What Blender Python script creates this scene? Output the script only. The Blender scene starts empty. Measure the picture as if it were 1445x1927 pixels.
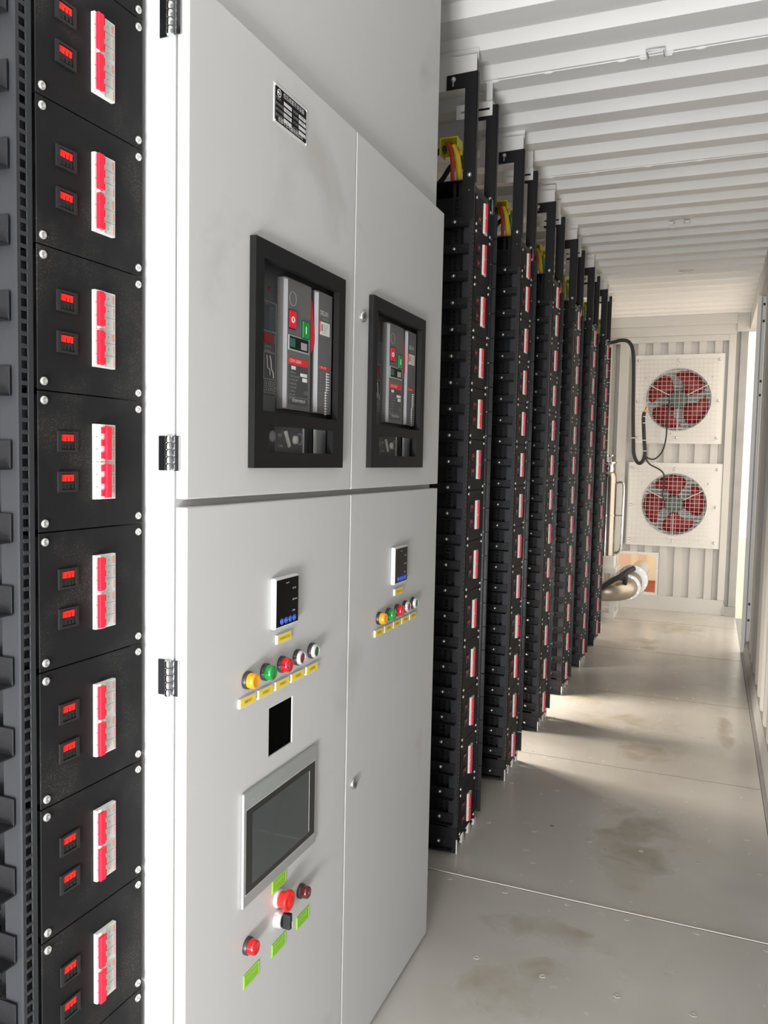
import bpy, bmesh, math, random
from mathutils import Vector, Matrix
random.seed(7)
sc = bpy.context.scene
COL = sc.collection
# ------------------------------------------------------------------ camera
CAM_H = 1.3728
cam_d = bpy.data.cameras.new('camera'); cam = bpy.data.objects.new('camera', cam_d); COL.objects.link(cam)
YAW, PITCH, ROLL, FPX = -0.3876, -0.0654, 0.0208, 1506.92
def _rot():
    c, s = math.cos(YAW), math.sin(YAW); A = Matrix(((c, -s, 0), (s, c, 0), (0, 0, 1)))
    c, s = math.cos(PITCH), math.sin(PITCH); B = Matrix(((1, 0, 0), (0, c, s), (0, -s, c)))
    c, s = math.cos(ROLL), math.sin(ROLL); D = Matrix(((c, 0, s), (0, 1, 0), (-s, 0, c)))
    return D @ B @ A
_R = _rot()
M = Matrix((_R[0], _R[2], -_R[1])).transposed().to_4x4()
M.translation = (0, 0, CAM_H)
cam.matrix_world = M
cam_d.sensor_fit = 'HORIZONTAL'; cam_d.sensor_width = 36.0; cam_d.lens = 36.0 * FPX / 1445.0
cam_d.clip_start = 0.02; cam_d.clip_end = 200
sc.camera = cam
# ------------------------------------------------------------------ render look
sc.view_settings.view_transform = 'Standard'
sc.view_settings.look = 'None'
sc.view_settings.gamma = 1.0
sc.view_settings.use_curve_mapping = False
sc.view_settings.exposure = 0.38
sc.cycles.use_denoising = True
sc.cycles.max_bounces = 10
sc.cycles.diffuse_bounces = 6
sc.cycles.glossy_bounces = 4
sc.cycles.sample_clamp_indirect = 6.0
# ------------------------------------------------------------------ world + daylight in the openings
w = bpy.data.worlds.new('world'); sc.world = w; w.use_nodes = True
bg = w.node_tree.nodes['Background']
bg.inputs[0].default_value = (1.0, 0.93, 0.80, 1); bg.inputs[1].default_value = 1.15
def area(name, loc, rot, sx, sy, power, color, spread=180):
    d = bpy.data.lights.new(name, 'AREA'); d.shape = 'RECTANGLE'; d.size = sx; d.size_y = sy
    d.energy = power; d.color = color; d.spread = math.radians(spread)
    o = bpy.data.objects.new(name, d); COL.objects.link(o); o.location = loc; o.rotation_euler = rot
    return o
PI = math.pi
# open container doorway behind the photographer (light faces +Y), strongest low where the sunlit ground reflects
area('daylight_rear_door', (-0.45, -1.42, 1.40), (PI/2, 0, 0), 1.35, 2.3, 40, (0.95, 0.975, 1.0))
area('daylight_rear_ground', (-0.08, -1.36, 0.30), (PI/2+0.45, 0, 0), 0.6, 0.45, 78, (0.97, 0.985, 1.0))
# side door near the fans (light faces -X)
area('daylight_side_door', (0.44, 7.2, 1.35), (PI/2, 0, PI/2), 1.3, 2.4, 7.5, (1.0, 0.82, 0.66))
# openings in the left wall behind the racks (light faces +X)
area('daylight_left_door', (-2.02, 4.25, 0.62), (PI/2-0.55, 0, -PI/2), 0.9, 0.7, 42, (1.0, 0.88, 0.74), 110)
area('daylight_left_end', (-2.02, 7.1, 1.2), (PI/2, 0, -PI/2), 1.2, 2.0, 9, (1.0, 0.82, 0.66))
# ------------------------------------------------------------------ materials
def mat(name, color, rough=0.5, metal=0.0, spec=0.5, emit=None, es=1.0, noise=0.0, nscale=20, bump=0.0, bscale=200, coat=0.0, trans=0.0):
    m = bpy.data.materials.new(name); m.use_nodes = True
    nt = m.node_tree; b = nt.nodes['Principled BSDF']
    b.inputs['Base Color'].default_value = (*color, 1); b.inputs['Roughness'].default_value = rough
    b.inputs['Metallic'].default_value = metal; b.inputs['Specular IOR Level'].default_value = spec
    b.inputs['Coat Weight'].default_value = coat
    if trans: b.inputs['Transmission Weight'].default_value = trans
    if emit: b.inputs['Emission Color'].default_value = (*emit, 1); b.inputs['Emission Strength'].default_value = es
    tc = nt.nodes.new('ShaderNodeTexCoord')
    if noise:
        n = nt.nodes.new('ShaderNodeTexNoise'); n.inputs['Scale'].default_value = nscale; n.inputs['Detail'].default_value = 5
        nt.links.new(tc.outputs['Object'], n.inputs['Vector'])
        mx = nt.nodes.new('ShaderNodeMix'); mx.data_type = 'RGBA'
        mx.inputs[6].default_value = (*[max(0, c*(1-noise)) for c in color], 1)
        mx.inputs[7].default_value = (*[min(1, c*(1+noise)) for c in color], 1)
        nt.links.new(n.outputs['Fac'], mx.inputs[0]); nt.links.new(mx.outputs[2], b.inputs['Base Color'])
    if bump:
        n2 = nt.nodes.new('ShaderNodeTexNoise'); n2.inputs['Scale'].default_value = bscale
        nt.links.new(tc.outputs['Object'], n2.inputs['Vector'])
        bp = nt.nodes.new('ShaderNodeBump'); bp.inputs['Strength'].default_value = bump; bp.inputs['Distance'].default_value = 0.001
        nt.links.new(n2.outputs['Fac'], bp.inputs['Height']); nt.links.new(bp.outputs['Normal'], b.inputs['Normal'])
    return m
def dusty_black():
    m = mat('dusty_black_panel', (0.013, 0.013, 0.014), 0.58, spec=0.12)
    nt = m.node_tree; b = nt.nodes['Principled BSDF']
    tc = nt.nodes.new('ShaderNodeTexCoord'); oi = nt.nodes.new('ShaderNodeObjectInfo')
    add = nt.nodes.new('ShaderNodeVectorMath'); add.operation = 'ADD'
    nt.links.new(tc.outputs['Object'], add.inputs[0]); 
    nt.links.new(oi.outputs['Location'], add.inputs[1])
    big = nt.nodes.new('ShaderNodeTexNoise'); big.inputs['Scale'].default_value = 9; big.inputs['Detail'].default_value = 3
    nt.links.new(add.outputs[0], big.inputs['Vector'])
    v = nt.nodes.new('ShaderNodeTexVoronoi'); v.inputs['Scale'].default_value = 330
    nt.links.new(add.outputs[0], v.inputs['Vector'])
    r1 = nt.nodes.new('ShaderNodeValToRGB'); r1.color_ramp.elements[0].position = 0.5; r1.color_ramp.elements[1].position = 0.72
    r2 = nt.nodes.new('ShaderNodeValToRGB'); r2.color_ramp.elements[0].position = 0.12; r2.color_ramp.elements[1].position = 0.34
    r2.color_ramp.elements[0].color = (1, 1, 1, 1); r2.color_ramp.elements[1].color = (0, 0, 0, 1)
    nt.links.new(big.outputs['Fac'], r1.inputs[0]); nt.links.new(v.outputs['Distance'], r2.inputs[0])
    mul = nt.nodes.new('ShaderNodeMath'); mul.operation = 'MULTIPLY'
    nt.links.new(r1.outputs[0], mul.inputs[0]); nt.links.new(r2.outputs[0], mul.inputs[1])
    m2 = nt.nodes.new('ShaderNodeMath'); m2.operation = 'MULTIPLY_ADD'; m2.inputs[1].default_value = 0.35
    nt.links.new(mul.outputs[0], m2.inputs[0])
    sm = nt.nodes.new('ShaderNodeMath'); sm.operation = 'MULTIPLY'; sm.inputs[1].default_value = 0.05
    nt.links.new(r1.outputs[0], sm.inputs[0]); nt.links.new(sm.outputs[0], m2.inputs[2])
    mx = nt.nodes.new('ShaderNodeMix'); mx.data_type = 'RGBA'
    mx.inputs[6].default_value = (0.013, 0.013, 0.014, 1); mx.inputs[7].default_value = (0.26, 0.24, 0.21, 1)
    nt.links.new(m2.outputs[0], mx.inputs[0]); nt.links.new(mx.outputs[2], b.inputs['Base Color'])
    return m
def floor_material():
    m = mat('painted_steel_floor', (0.5, 0.47, 0.42), 0.3, spec=0.5)
    nt = m.node_tree; b = nt.nodes['Principled BSDF']; L = nt.links
    tc = nt.nodes.new('ShaderNodeTexCoord')
    def noise(scale, detail, dist=0.0):
        n = nt.nodes.new('ShaderNodeTexNoise'); n.inputs['Scale'].default_value = scale; n.inputs['Detail'].default_value = detail
        n.inputs['Distortion'].default_value = dist; L.new(tc.outputs['Object'], n.inputs['Vector']); return n
    def ramp(src, p0, p1):
        r = nt.nodes.new('ShaderNodeValToRGB'); r.color_ramp.elements[0].position = p0; r.color_ramp.elements[1].position = p1
        L.new(src, r.inputs[0]); return r.outputs[0]
    def math_(op, a, c, clamp=False):
        n = nt.nodes.new('ShaderNodeMath'); n.operation = op; n.use_clamp = clamp
        for i, v in enumerate((a, c)):
            if isinstance(v, (int, float)): n.inputs[i].default_value = v
            else: L.new(v, n.inputs[i])
        return n.outputs[0]
    wob = noise(6.5, 9, 0.9)
    # dried mud stains: (x, y, radius_x, radius_y)
    tot = None
    for (sx, sy, rx, ry) in ((-0.20, 2.98, 0.20, 0.42), (-0.40, 2.28, 0.22, 0.10), (-0.45, 1.98, 0.16, 0.12), (-0.36, 2.1, 0.10, 0.09),
                             (-0.38, 4.38, 0.34, 0.20), (-0.22, 3.95, 0.20, 0.16), (-0.62, 4.75, 0.2, 0.2), (-0.2, 7.1, 0.3, 0.35), (-0.45, 6.4, 0.2, 0.3), (0.12, 4.5, 0.06, 0.4)):
        mp = nt.nodes.new('ShaderNodeMapping'); mp.vector_type = 'TEXTURE'
        mp.inputs['Location'].default_value = (sx, sy, 0); mp.inputs['Scale'].default_value = (rx, ry, 1)
        L.new(tc.outputs['Object'], mp.inputs['Vector'])
        g = nt.nodes.new('ShaderNodeTexGradient'); g.gradient_type = 'SPHERICAL'; L.new(mp.outputs[0], g.inputs[0])
        tot = g.outputs[1] if tot is None else math_('MAXIMUM', tot, g.outputs[1])
    st = math_('MULTIPLY', math_('ADD', tot, math_('MULTIPLY', math_('SUBTRACT', wob.outputs['Fac'], 0.5), 3.0)), 1.0, True)
    st = ramp(math_('MULTIPLY', st, ramp(tot, 0.0, 0.35)), 0.05, 0.85)
    fine = ramp(noise(14, 8, 0.2).outputs['Fac'], 0.3, 0.75)
    mx = nt.nodes.new('ShaderNodeMix'); mx.data_type = 'RGBA'
    cn = nt.nodes.new('ShaderNodeMix'); cn.data_type = 'RGBA'
    cn.inputs[6].default_value = (0.54, 0.515, 0.47, 1); cn.inputs[7].default_value = (0.62, 0.605, 0.57, 1)
    L.new(ramp(noise(2.2, 5).outputs['Fac'], 0.35, 0.65), cn.inputs[0]); L.new(cn.outputs[2], mx.inputs[6])
    mx.inputs[7].default_value = (0.34, 0.28, 0.18, 1)
    L.new(math_('MULTIPLY', st, math_('ADD', math_('MULTIPLY', fine, 0.42), 0.28)), mx.inputs[0])
    # small dark specks
    v = nt.nodes.new('ShaderNodeTexVoronoi'); v.inputs['Scale'].default_value = 3.1; L.new(tc.outputs['Object'], v.inputs['Vector'])
    sp = ramp(v.outputs['Distance'], 0.012, 0.03)
    mx2 = nt.nodes.new('ShaderNodeMix'); mx2.data_type = 'RGBA'; mx2.inputs[6].default_value = (0.2, 0.17, 0.13, 1)
    L.new(sp, mx2.inputs[0]); L.new(mx.outputs[2], mx2.inputs[7]); L.new(mx2.outputs[2], b.inputs['Base Color'])
    L.new(math_('ADD', math_('MULTIPLY', st, 0.25), math_('ADD', 0.19, math_('MULTIPLY', fine, 0.10))), b.inputs['Roughness'])
    bp = nt.nodes.new('ShaderNodeBump'); bp.inputs['Strength'].default_value = 0.15; bp.inputs['Distance'].default_value = 0.003
    L.new(noise(9, 3).outputs['Fac'], bp.inputs['Height']); L.new(bp.outputs['Normal'], b.inputs['Normal'])
    return m
def scuffed_paint(name, col, rough=0.4):
    m = mat(name, col, rough, spec=0.4)
    nt = m.node_tree; b = nt.nodes['Principled BSDF']; L = nt.links
    tc = nt.nodes.new('ShaderNodeTexCoord')
    n = nt.nodes.new('ShaderNodeTexNoise'); n.inputs['Scale'].default_value = 3; n.inputs['Detail'].default_value = 7; n.inputs['Distortion'].default_value = 0.5
    L.new(tc.outputs['Object'], n.inputs['Vector'])
    r = nt.nodes.new('ShaderNodeValToRGB'); r.color_ramp.elements[0].position = 0.6; r.color_ramp.elements[1].position = 0.85
    L.new(n.outputs['Fac'], r.inputs[0])
    mx = nt.nodes.new('ShaderNodeMix'); mx.data_type = 'RGBA'; mx.inputs[6].default_value = (*col, 1)
    mx.inputs[7].default_value = (col[0]*0.72, col[1]*0.68, col[2]*0.62, 1)
    L.new(r.outputs[0], mx.inputs[0]); L.new(mx.outputs[2], b.inputs['Base Color'])
    return m
K = {}
K['cab'] = scuffed_paint('light_grey_cabinet_paint', (0.575, 0.574, 0.570), 0.42)
K['white'] = mat('white_container_paint', (0.80, 0.795, 0.785), 0.45, noise=0.05, nscale=3)
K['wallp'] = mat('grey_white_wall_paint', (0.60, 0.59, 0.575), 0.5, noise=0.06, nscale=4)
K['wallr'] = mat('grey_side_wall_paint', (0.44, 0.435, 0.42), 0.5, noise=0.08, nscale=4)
K['railp'] = mat('grey_rail_and_wall_shade', (0.36, 0.36, 0.355), 0.5, noise=0.2, nscale=8)  # real rail grey, also used to darken the shaded left wall
K['floor'] = floor_material()
K['seam_l'] = mat('seam_weld', (0.75, 0.72, 0.66), 0.4)
K['seam_d'] = mat('seam_gap_dirt', (0.09, 0.06, 0.04), 0.8)
K['dusty'] = dusty_black()
K['black'] = mat('black_powder_coat', (0.010, 0.010, 0.012), 0.5, spec=0.35, bump=0.3, bscale=500)
K['blacksat'] = mat('satin_black_steel', (0.013, 0.0135, 0.016), 0.33, spec=0.5)
K['blackgl'] = mat('gloss_black_steel', (0.014, 0.014, 0.016), 0.16, spec=0.6)
K['blackfl'] = mat('flange_black_steel', (0.030, 0.031, 0.035), 0.42, spec=0.35)
K['void'] = mat('dark_cutout_depth', (0.002, 0.002, 0.002), 0.9, spec=0.02)
K['nutd'] = mat('dull_bronze_nut', (0.16, 0.14, 0.10), 0.45, metal=0.7)
K['blackpl'] = mat('black_plastic', (0.012, 0.012, 0.013), 0.5)
K['blackrub'] = mat('black_rubber', (0.012, 0.012, 0.012), 0.55)
K['screw'] = mat('zinc_screw', (0.75, 0.75, 0.74), 0.28, metal=0.9)
K['redplug'] = mat('red_connector_plastic', (0.95, 0.02, 0.012), 0.4, emit=None)
K['mcbw'] = mat('white_breaker_plastic', (0.78, 0.78, 0.75), 0.4)
K['mcbg'] = mat('grey_breaker_face', (0.58, 0.58, 0.56), 0.45)
K['lever'] = mat('red_breaker_lever', (0.90, 0.015, 0.045), 0.35)
K['line'] = mat('grey_pole_gap', (0.22, 0.22, 0.21), 0.6)
K['orange'] = mat('orange_print', (0.80, 0.16, 0.10), 0.5)
K['gprint'] = mat('grey_print', (0.25, 0.25, 0.25), 0.5)
K['bezel'] = mat('black_abs_bezel', (0.009, 0.009, 0.010), 0.5, spec=0.22, noise=0.25, nscale=40)
K['acb'] = mat('dark_grey_breaker_body', (0.125, 0.122, 0.120), 0.45)
K['acb_l'] = mat('mid_grey_breaker_edge', (0.36, 0.36, 0.38), 0.4)
K['acb_d'] = mat('charcoal_control_unit', (0.06, 0.06, 0.064), 0.4)
K['screenb'] = mat('blue_grey_display', (0.05, 0.06, 0.075), 0.15)
K['prw'] = mat('white_print', (0.75, 0.75, 0.75), 0.5)
K['prg'] = mat('pale_grey_print', (0.33, 0.34, 0.35), 0.5)
K['redp'] = mat('red_label', (0.70, 0.02, 0.02), 0.45)
K['red_btn'] = mat('red_button', (0.80, 0.01, 0.03), 0.35)
K['grn_btn'] = mat('green_button', (0.01, 0.28, 0.05), 0.35)
K['dkred'] = mat('dark_red_print', (0.25, 0.01, 0.01), 0.4)
K['window_dk'] = mat('indicator_window', (0.006, 0.006, 0.007), 0.15)
K['teal'] = mat('teal_indicator', (0.03, 0.12, 0.09), 0.4)
K['yel'] = mat('yellow_label', (0.90, 0.66, 0.06), 0.45)
K['ink'] = mat('dark_ink', (0.20, 0.15, 0.03), 0.6)
K['lblw'] = mat('white_label_frame', (0.72, 0.71, 0.66), 0.4)
K['grn'] = mat('lime_label', (0.24, 0.56, 0.01), 0.45)
K['grnp'] = mat('pale_lime_print', (0.50, 0.82, 0.22), 0.5)
K['alu'] = mat('grey_hmi_frame', (0.36, 0.375, 0.37), 0.35, metal=0.2)
K['aluw'] = mat('bright_trim_and_highlight', (0.75, 0.75, 0.74), 0.25, metal=0.3)
K['glass'] = mat('hmi_touch_glass', (0.055, 0.065, 0.067), 0.08, coat=0.5)
K['glassb'] = mat('hmi_dark_border', (0.028, 0.026, 0.025), 0.15)
K['meterg'] = mat('meter_black_glass', (0.003, 0.003, 0.004), 0.2, spec=0.12)
K['meterw'] = mat('white_meter_housing', (0.68, 0.69, 0.70), 0.3)
K['blue'] = mat('blue_key', (0.015, 0.10, 0.62), 0.3)
K['nplate'] = mat('nameplate_black', (0.005, 0.004, 0.006), 0.5, spec=0.1)
K['npw'] = mat('nameplate_aluminium', (0.72, 0.72, 0.72), 0.35, metal=0.2)
def lens(name, col, e):
    return mat(name, col, 0.12, emit=col, es=e, coat=0.6)
K['l_yel'] = lens('amber_lens', (0.90, 0.31, 0.0), 0.04)
K['l_grn'] = lens('green_lens', (0.0, 0.25, 0.035), 0.04)
K['l_red'] = lens('red_lens', (0.58, 0.0, 0.012), 0.04)
K['l_red2'] = lens('bright_red_lens', (0.70, 0.003, 0.008), 0.05)
K['l_dk'] = lens('dark_red_lens', (0.12, 0.003, 0.01), 0.0)
K['b_red'] = mat('maroon_push_cap', (0.30, 0.005, 0.02), 0.4)
K['b_grn'] = mat('green_push_cap', (0.01, 0.13, 0.05), 0.4)
K['silver'] = mat('silver_button_rim', (0.78, 0.79, 0.79), 0.25, metal=0.6)
K['ering'] = mat('black_lamp_ring', (0.03, 0.03, 0.032), 0.35)
K['estop'] = mat('red_emergency_stop', (0.90, 0.02, 0.02), 0.4)
K['chrome'] = mat('chrome', (0.62, 0.63, 0.65), 0.12, metal=1.0)
K['steel'] = mat('stainless_steel', (0.40, 0.37, 0.33), 0.16, metal=1.0, noise=0.1, nscale=15)
K['pipe'] = mat('pickled_steel_pipe', (0.42, 0.37, 0.31), 0.38, metal=0.85, noise=0.25, nscale=9)
K['flange'] = mat('bright_steel_flange', (0.52, 0.51, 0.49), 0.3, metal=0.8)
K['hinge'] = mat('dark_chrome_hinge', (0.30, 0.31, 0.33), 0.18, metal=1.0)
K['yelc'] = mat('yellow_insulator', (0.62, 0.56, 0.04), 0.4)
K['ycab'] = mat('yellow_heat_shrink', (0.80, 0.55, 0.02), 0.45)
K['gcab'] = mat('green_heat_shrink', (0.02, 0.30, 0.12), 0.45)
K['rcab'] = mat('red_heat_shrink', (0.5, 0.03, 0.02), 0.45)
K['blade'] = mat('dark_red_fan_blade', (0.22, 0.004, 0.014), 0.45)
K['motor'] = mat('grey_green_motor', (0.085, 0.10, 0.095), 0.45)
K['louv'] = mat('galvanised_louvre', (0.66, 0.67, 0.67), 0.45, metal=0.15)
K['mesh'] = mat('wire_guard', (0.60, 0.57, 0.52), 0.4, metal=0.3)
K['fanpl'] = mat('white_fan_plate', (0.74, 0.73, 0.71), 0.4)
K['brass'] = mat('yellow_brass', (0.6, 0.42, 0.12), 0.3, metal=0.6)
K['soil'] = mat('orange_soil', (0.30, 0.06, 0.015), 0.9, noise=0.4, nscale=6)
K['palegr'] = mat('pale_concrete_yard', (0.80, 0.76, 0.68), 0.9)
K['cream'] = mat('cream_outside_wall', (0.92, 0.83, 0.60), 0.8)
K['pinkw'] = mat('pink_cladding_rib', (0.80, 0.58, 0.44), 0.8)
# ------------------------------------------------------------------ mesh builder
class MB:
    def __init__(s, loc=(0, 0, 0)):
        s.v = []; s.f = []; s.m = []; s.sm = []; s.o = Vector(loc)
    def add(s, vs, fs, m=0, smooth=False):
        k = len(s.v); s.v += [tuple(v) for v in vs]
        for f in fs: s.f.append([i+k for i in f]); s.m.append(m); s.sm.append(smooth)
    def box(s, x0, x1, y0, y1, z0, z1, m=0):
        v = [(x, y, z) for x in (x0, x1) for y in (y0, y1) for z in (z0, z1)]
        s.add(v, [(0, 1, 3, 2), (4, 6, 7, 5), (0, 4, 5, 1), (2, 3, 7, 6), (0, 2, 6, 4), (1, 5, 7, 3)], m)
    def quad(s, a, b, c, d, m=0): s.add([a, b, c, d], [(0, 1, 2, 3)], m)
    def prism(s, pts, axis, a0, a1, m=0, smooth=False):
        """pts 2D in the two other axes (cyclic order after axis): x->(y,z) y->(x,z) z->(x,y)"""
        def P(p, a):
            return {'x': (a, p[0], p[1]), 'y': (p[0], a, p[1]), 'z': (p[0], p[1], a)}[axis]
        n = len(pts)
        ar = sum(pts[i][0]*pts[(i+1) % n][1]-pts[(i+1) % n][0]*pts[i][1] for i in range(n))
        pts = list(pts)
        if (ar < 0) != (axis == 'y'): pts.reverse()
        v = [P(p, a0) for p in pts]+[P(p, a1) for p in pts]
        fl = a1 < a0
        fs = [tuple(range(n-1, -1, -1)), tuple(range(n, 2*n))]
        if fl: fs = [f[::-1] for f in fs]
        s.add(v, fs, m)
        sd = [(i, (i+1) % n, n+(i+1) % n, n+i) for i in range(n)]
        if fl: sd = [f[::-1] for f in sd]
        s.add(v, sd, m, smooth)
    def lathe(s, p, d, prof, seg=24, m=0, smooth=True, caps=True):
        """profile [(dist along d, radius)]"""
        p = Vector(p); d = Vector(d).normalized()
        a = d.orthogonal().normalized(); b = d.cross(a)
        v = []; fs = []
        for (t, r) in prof:
            for i in range(seg):
                th = 2*PI*i/seg; v.append(p+d*t+a*(r*math.cos(th))+b*(r*math.sin(th)))
        for j in range(len(prof)-1):
            for i in range(seg):
                i2 = (i+1) % seg; fs.append((j*seg+i, j*seg+i2, (j+1)*seg+i2, (j+1)*seg+i))
        s.add(v, fs, m, smooth)
        if caps:
            if prof[0][1] > 1e-6: s.add(v[:seg], [tuple(range(seg-1, -1, -1))], m)
            if prof[-1][1] > 1e-6: s.add(v[-seg:], [tuple(range(seg))], m)
    def cyl(s, p0, p1, r, seg=16, m=0, r2=None, smooth=True):
        p0 = Vector(p0); p1 = Vector(p1); s.lathe(p0, p1-p0, [(0, r), ((p1-p0).length, r if r2 is None else r2)], seg, m, smooth)
    def tube(s, path, r, seg=10, m=0, smooth_path=True, rs=None):
        P = [Vector(p) for p in path]
        if smooth_path and len(P) > 2:
            Q = []
            for i in range(len(P)-1):
                p0 = P[max(i-1, 0)]; p1 = P[i]; p2 = P[i+1]; p3 = P[min(i+2, len(P)-1)]
                for k in range(6):
                    t = k/6; t2 = t*t; t3 = t2*t
                    Q.append(0.5*((2*p1)+(-p0+p2)*t+(2*p0-5*p1+4*p2-p3)*t2+(-p0+3*p1-3*p2+p3)*t3))
            Q.append(P[-1]); P = Q
        v = []; fs = []; n = len(P); up = None
        for i in range(n):
            d = (P[min(i+1, n-1)]-P[max(i-1, 0)]).normalized()
            if up is None: up = d.orthogonal().normalized()
            up = (up-d*up.dot(d)).normalized(); b = d.cross(up)
            for k in range(seg):
                th = 2*PI*k/seg; v.append(P[i]+up*(r*math.cos(th))+b*(r*math.sin(th)))
        for i in range(n-1):
            for k in range(seg):
                k2 = (k+1) % seg; fs.append((i*seg+k, i*seg+k2, (i+1)*seg+k2, (i+1)*seg+k))
        s.add(v, fs, m, True)
        s.add(v[:seg], [tuple(range(seg-1, -1, -1))], m); s.add(v[-seg:], [tuple(range(seg))], m)
    def text(s, body, x, y, z, size, m=0, align='LEFT', rot=0, sx=1.0, plane='x'):
        """flat lettering in the plane x = const, reading along +y"""
        cu = bpy.data.curves.new('t', 'FONT'); cu.body = body; cu.size = size; cu.align_x = align; cu.align_y = 'CENTER'
        cu.resolution_u = 2
        o = bpy.data.objects.new('t', cu); COL.objects.link(o)
        dg = bpy.context.evaluated_depsgraph_get(); dg.update()
        me = bpy.data.meshes.new_from_object(o.evaluated_get(dg))
        c, sn = math.cos(rot), math.sin(rot)
        vs = []
        for vv in me.vertices:
            tx, ty = vv.co.x*sx, vv.co.y
            vs.append((x, y+tx*c-ty*sn, z+tx*sn+ty*c))
        s.add(vs, [tuple(p.vertices) for p in me.polygons], m)
        bpy.data.objects.remove(o); bpy.data.curves.remove(cu); bpy.data.meshes.remove(me)
    def build(s, name, mats, parent=None, bevel=0.0, seg=2, origin=None):
        me = bpy.data.meshes.new(name)
        off = Vector(origin) if origin is not None else Vector((0, 0, 0))
        base = Vector((0, 0, 0))
        p = parent
        while p is not None: base += p.location; p = p.parent
        tot = off+base if origin is None else off
        me.from_pydata([tuple(Vector(v)-(s.o*0)-tot) for v in s.v], [], s.f)
        if not isinstance(mats, (list, tuple)): mats = [mats]
        for k in mats: me.materials.append(K[k] if isinstance(k, str) else k)
        me.polygons.foreach_set('material_index', s.m); me.polygons.foreach_set('use_smooth', s.sm)
        me.update()
        o = bpy.data.objects.new(name, me); COL.objects.link(o)
        if parent is not None: o.parent = parent; o.location = tot-base
        else: o.location = tot
        if bevel:
            b = o.modifiers.new('bevel', 'BEVEL'); b.width = bevel; b.segments = seg; b.limit_method = 'ANGLE'; b.angle_limit = math.radians(40)
        return o
def tag(o, label=None, cat=None, group=None, kind=None):
    if label: o['label'] = label
    if cat: o['category'] = cat
    if group: o['group'] = group
    if kind: o['kind'] = kind
    return o
def empty(name, loc, label, cat, group=None):
    o = bpy.data.objects.new(name, None); COL.objects.link(o); o.location = loc; o.empty_display_size = 0.1
    return tag(o, label, cat, group)
KIDS = {}
def copy_tree(o, parent=None):
    c = o.copy(); COL.objects.link(c)
    if parent is not None: c.parent = parent
    for ch in list(o.children): copy_tree(ch, c)
    return c
ORD = ['first', 'second', 'third', 'fourth', 'fifth', 'sixth', 'seventh', 'eighth', 'ninth', 'tenth', 'eleventh', 'twelfth', 'thirteenth', 'fourteenth']
# ================================================================== STRUCTURE
XL, XR, YB, YE = -2.06, 0.251, -1.45, 7.977
def corr(period, flat_lo, slope, depth, a0, a1, phase):
    """trapezoid profile list of (a, d): d=0 near side, d=depth far side"""
    pts = []; hi = period-flat_lo-2*slope
    k0 = math.floor((a0-phase)/period)-1; a = phase+k0*period
    while a < a1+period:
        for (da, d) in ((0, depth), (slope, 0), (slope+flat_lo, 0), (2*slope+flat_lo, depth)): pts.append((a+da, d))
        a += period
    out = [p for p in pts if a0 <= p[0] <= a1]
    def at(q):
        for i in range(len(pts)-1):
            if pts[i][0] <= q <= pts[i+1][0] and pts[i+1][0] > pts[i][0]:
                t = (q-pts[i][0])/(pts[i+1][0]-pts[i][0]); return pts[i][1]+(pts[i+1][1]-pts[i][1])*t
        return 0
    return [(a0, at(a0))]+out+[(a1, at(a1))]
# floor plates
seams = [YB, 0.05, 1.268, 2.487, 3.704, 4.934, 6.14, 7.36, YE+0.06]
f = MB()
for i in range(len(seams)-1): f.box(XL, XR, seams[i]+0.0015, seams[i+1]-0.0015, -0.03, 0.0)
f.box(XL, XR, YB, YE, -0.06, -0.03)
floor = tag(f.build('floor', 'floor'), kind='structure')
for i, y in enumerate(seams[1:-1]):
    s_ = MB(); wd = 0.004 if abs(y-2.487) < .01 else 0.0016
    s_.box(XL+.01, XR-.002, y+0.0005, y+wd, -0.004, 0.0028 if wd > .002 else .0008, 0)
    s_.box(XL+.01, XR-.002, y-wd*0.6, y+0.0005, -0.004, 0.0006, 1)
    s_.build('floor_seam', ['seam_l', 'seam_d'], floor)
fs = MB(); fs.lathe((-0.546, 2.085, 0.0), (0, 0, 1), [(0, 0.0095), (0.0009, 0.0085), (0.0009, 0.006), (0.0002, 0.0045), (0.0002, 0.0)], 16)
scr0 = fs.build('floor_screw', 'floor', floor, origin=(-0.546, 2.085, 0))
first = True
for y in (2.085, 2.458, 2.516, 2.92, 3.32, 3.675, 3.733, 4.3, 4.9, 4.965):
    for k in range(-1, 5):
        x = -0.546+0.187*k
        if x < -0.68 and y < 2.2: continue
        if first: first = False; continue
        c = scr0.copy(); COL.objects.link(c); c.location = (x+random.uniform(-.01, .01), y+random.uniform(-.008, .008), 0)
# ceiling
cp = corr(0.2085, 0.0745, 0.030, 0.036, YB-0.2, 8.12, 3.068)
c = MB()
zc = 2.745
for i in range(len(cp)-1):
    (a, d), (b_, e) = cp[i], cp[i+1]
    if b_ <= a: continue
    c.quad((XL-.05, a, zc+d), (XR+.11, a, zc+d), (XR+.11, b_, zc+e), (XL-.05, b_, zc+e))
    c.quad((XL-.05, a, zc+d+.01), (XL-.05, b_, zc+e+.01), (XR+.11, b_, zc+e+.01), (XR+.11, a, zc+d+.01))
ceil = tag(c.build('ceiling', 'white'), kind='structure')
for y in (2.905, 3.945, 4.985, 6.03, 7.07):
    wl = MB(); pts = [(XL+0.1+i*0.15, y+random.uniform(-.003, .003), zc-0.001) for i in range(16)]
    wl.tube(pts, 0.0022, 6)
    for i in range(9):
        xx = XL+0.3+i*0.24+random.uniform(-.05, .05); wl.lathe((xx-.018, y, zc-.001), (1, 0, 0), [(0, .002), (.01, .006), (.026, .006), (.036, .002)], 8)
    wl.build('weld_seam', 'white', ceil)
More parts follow.
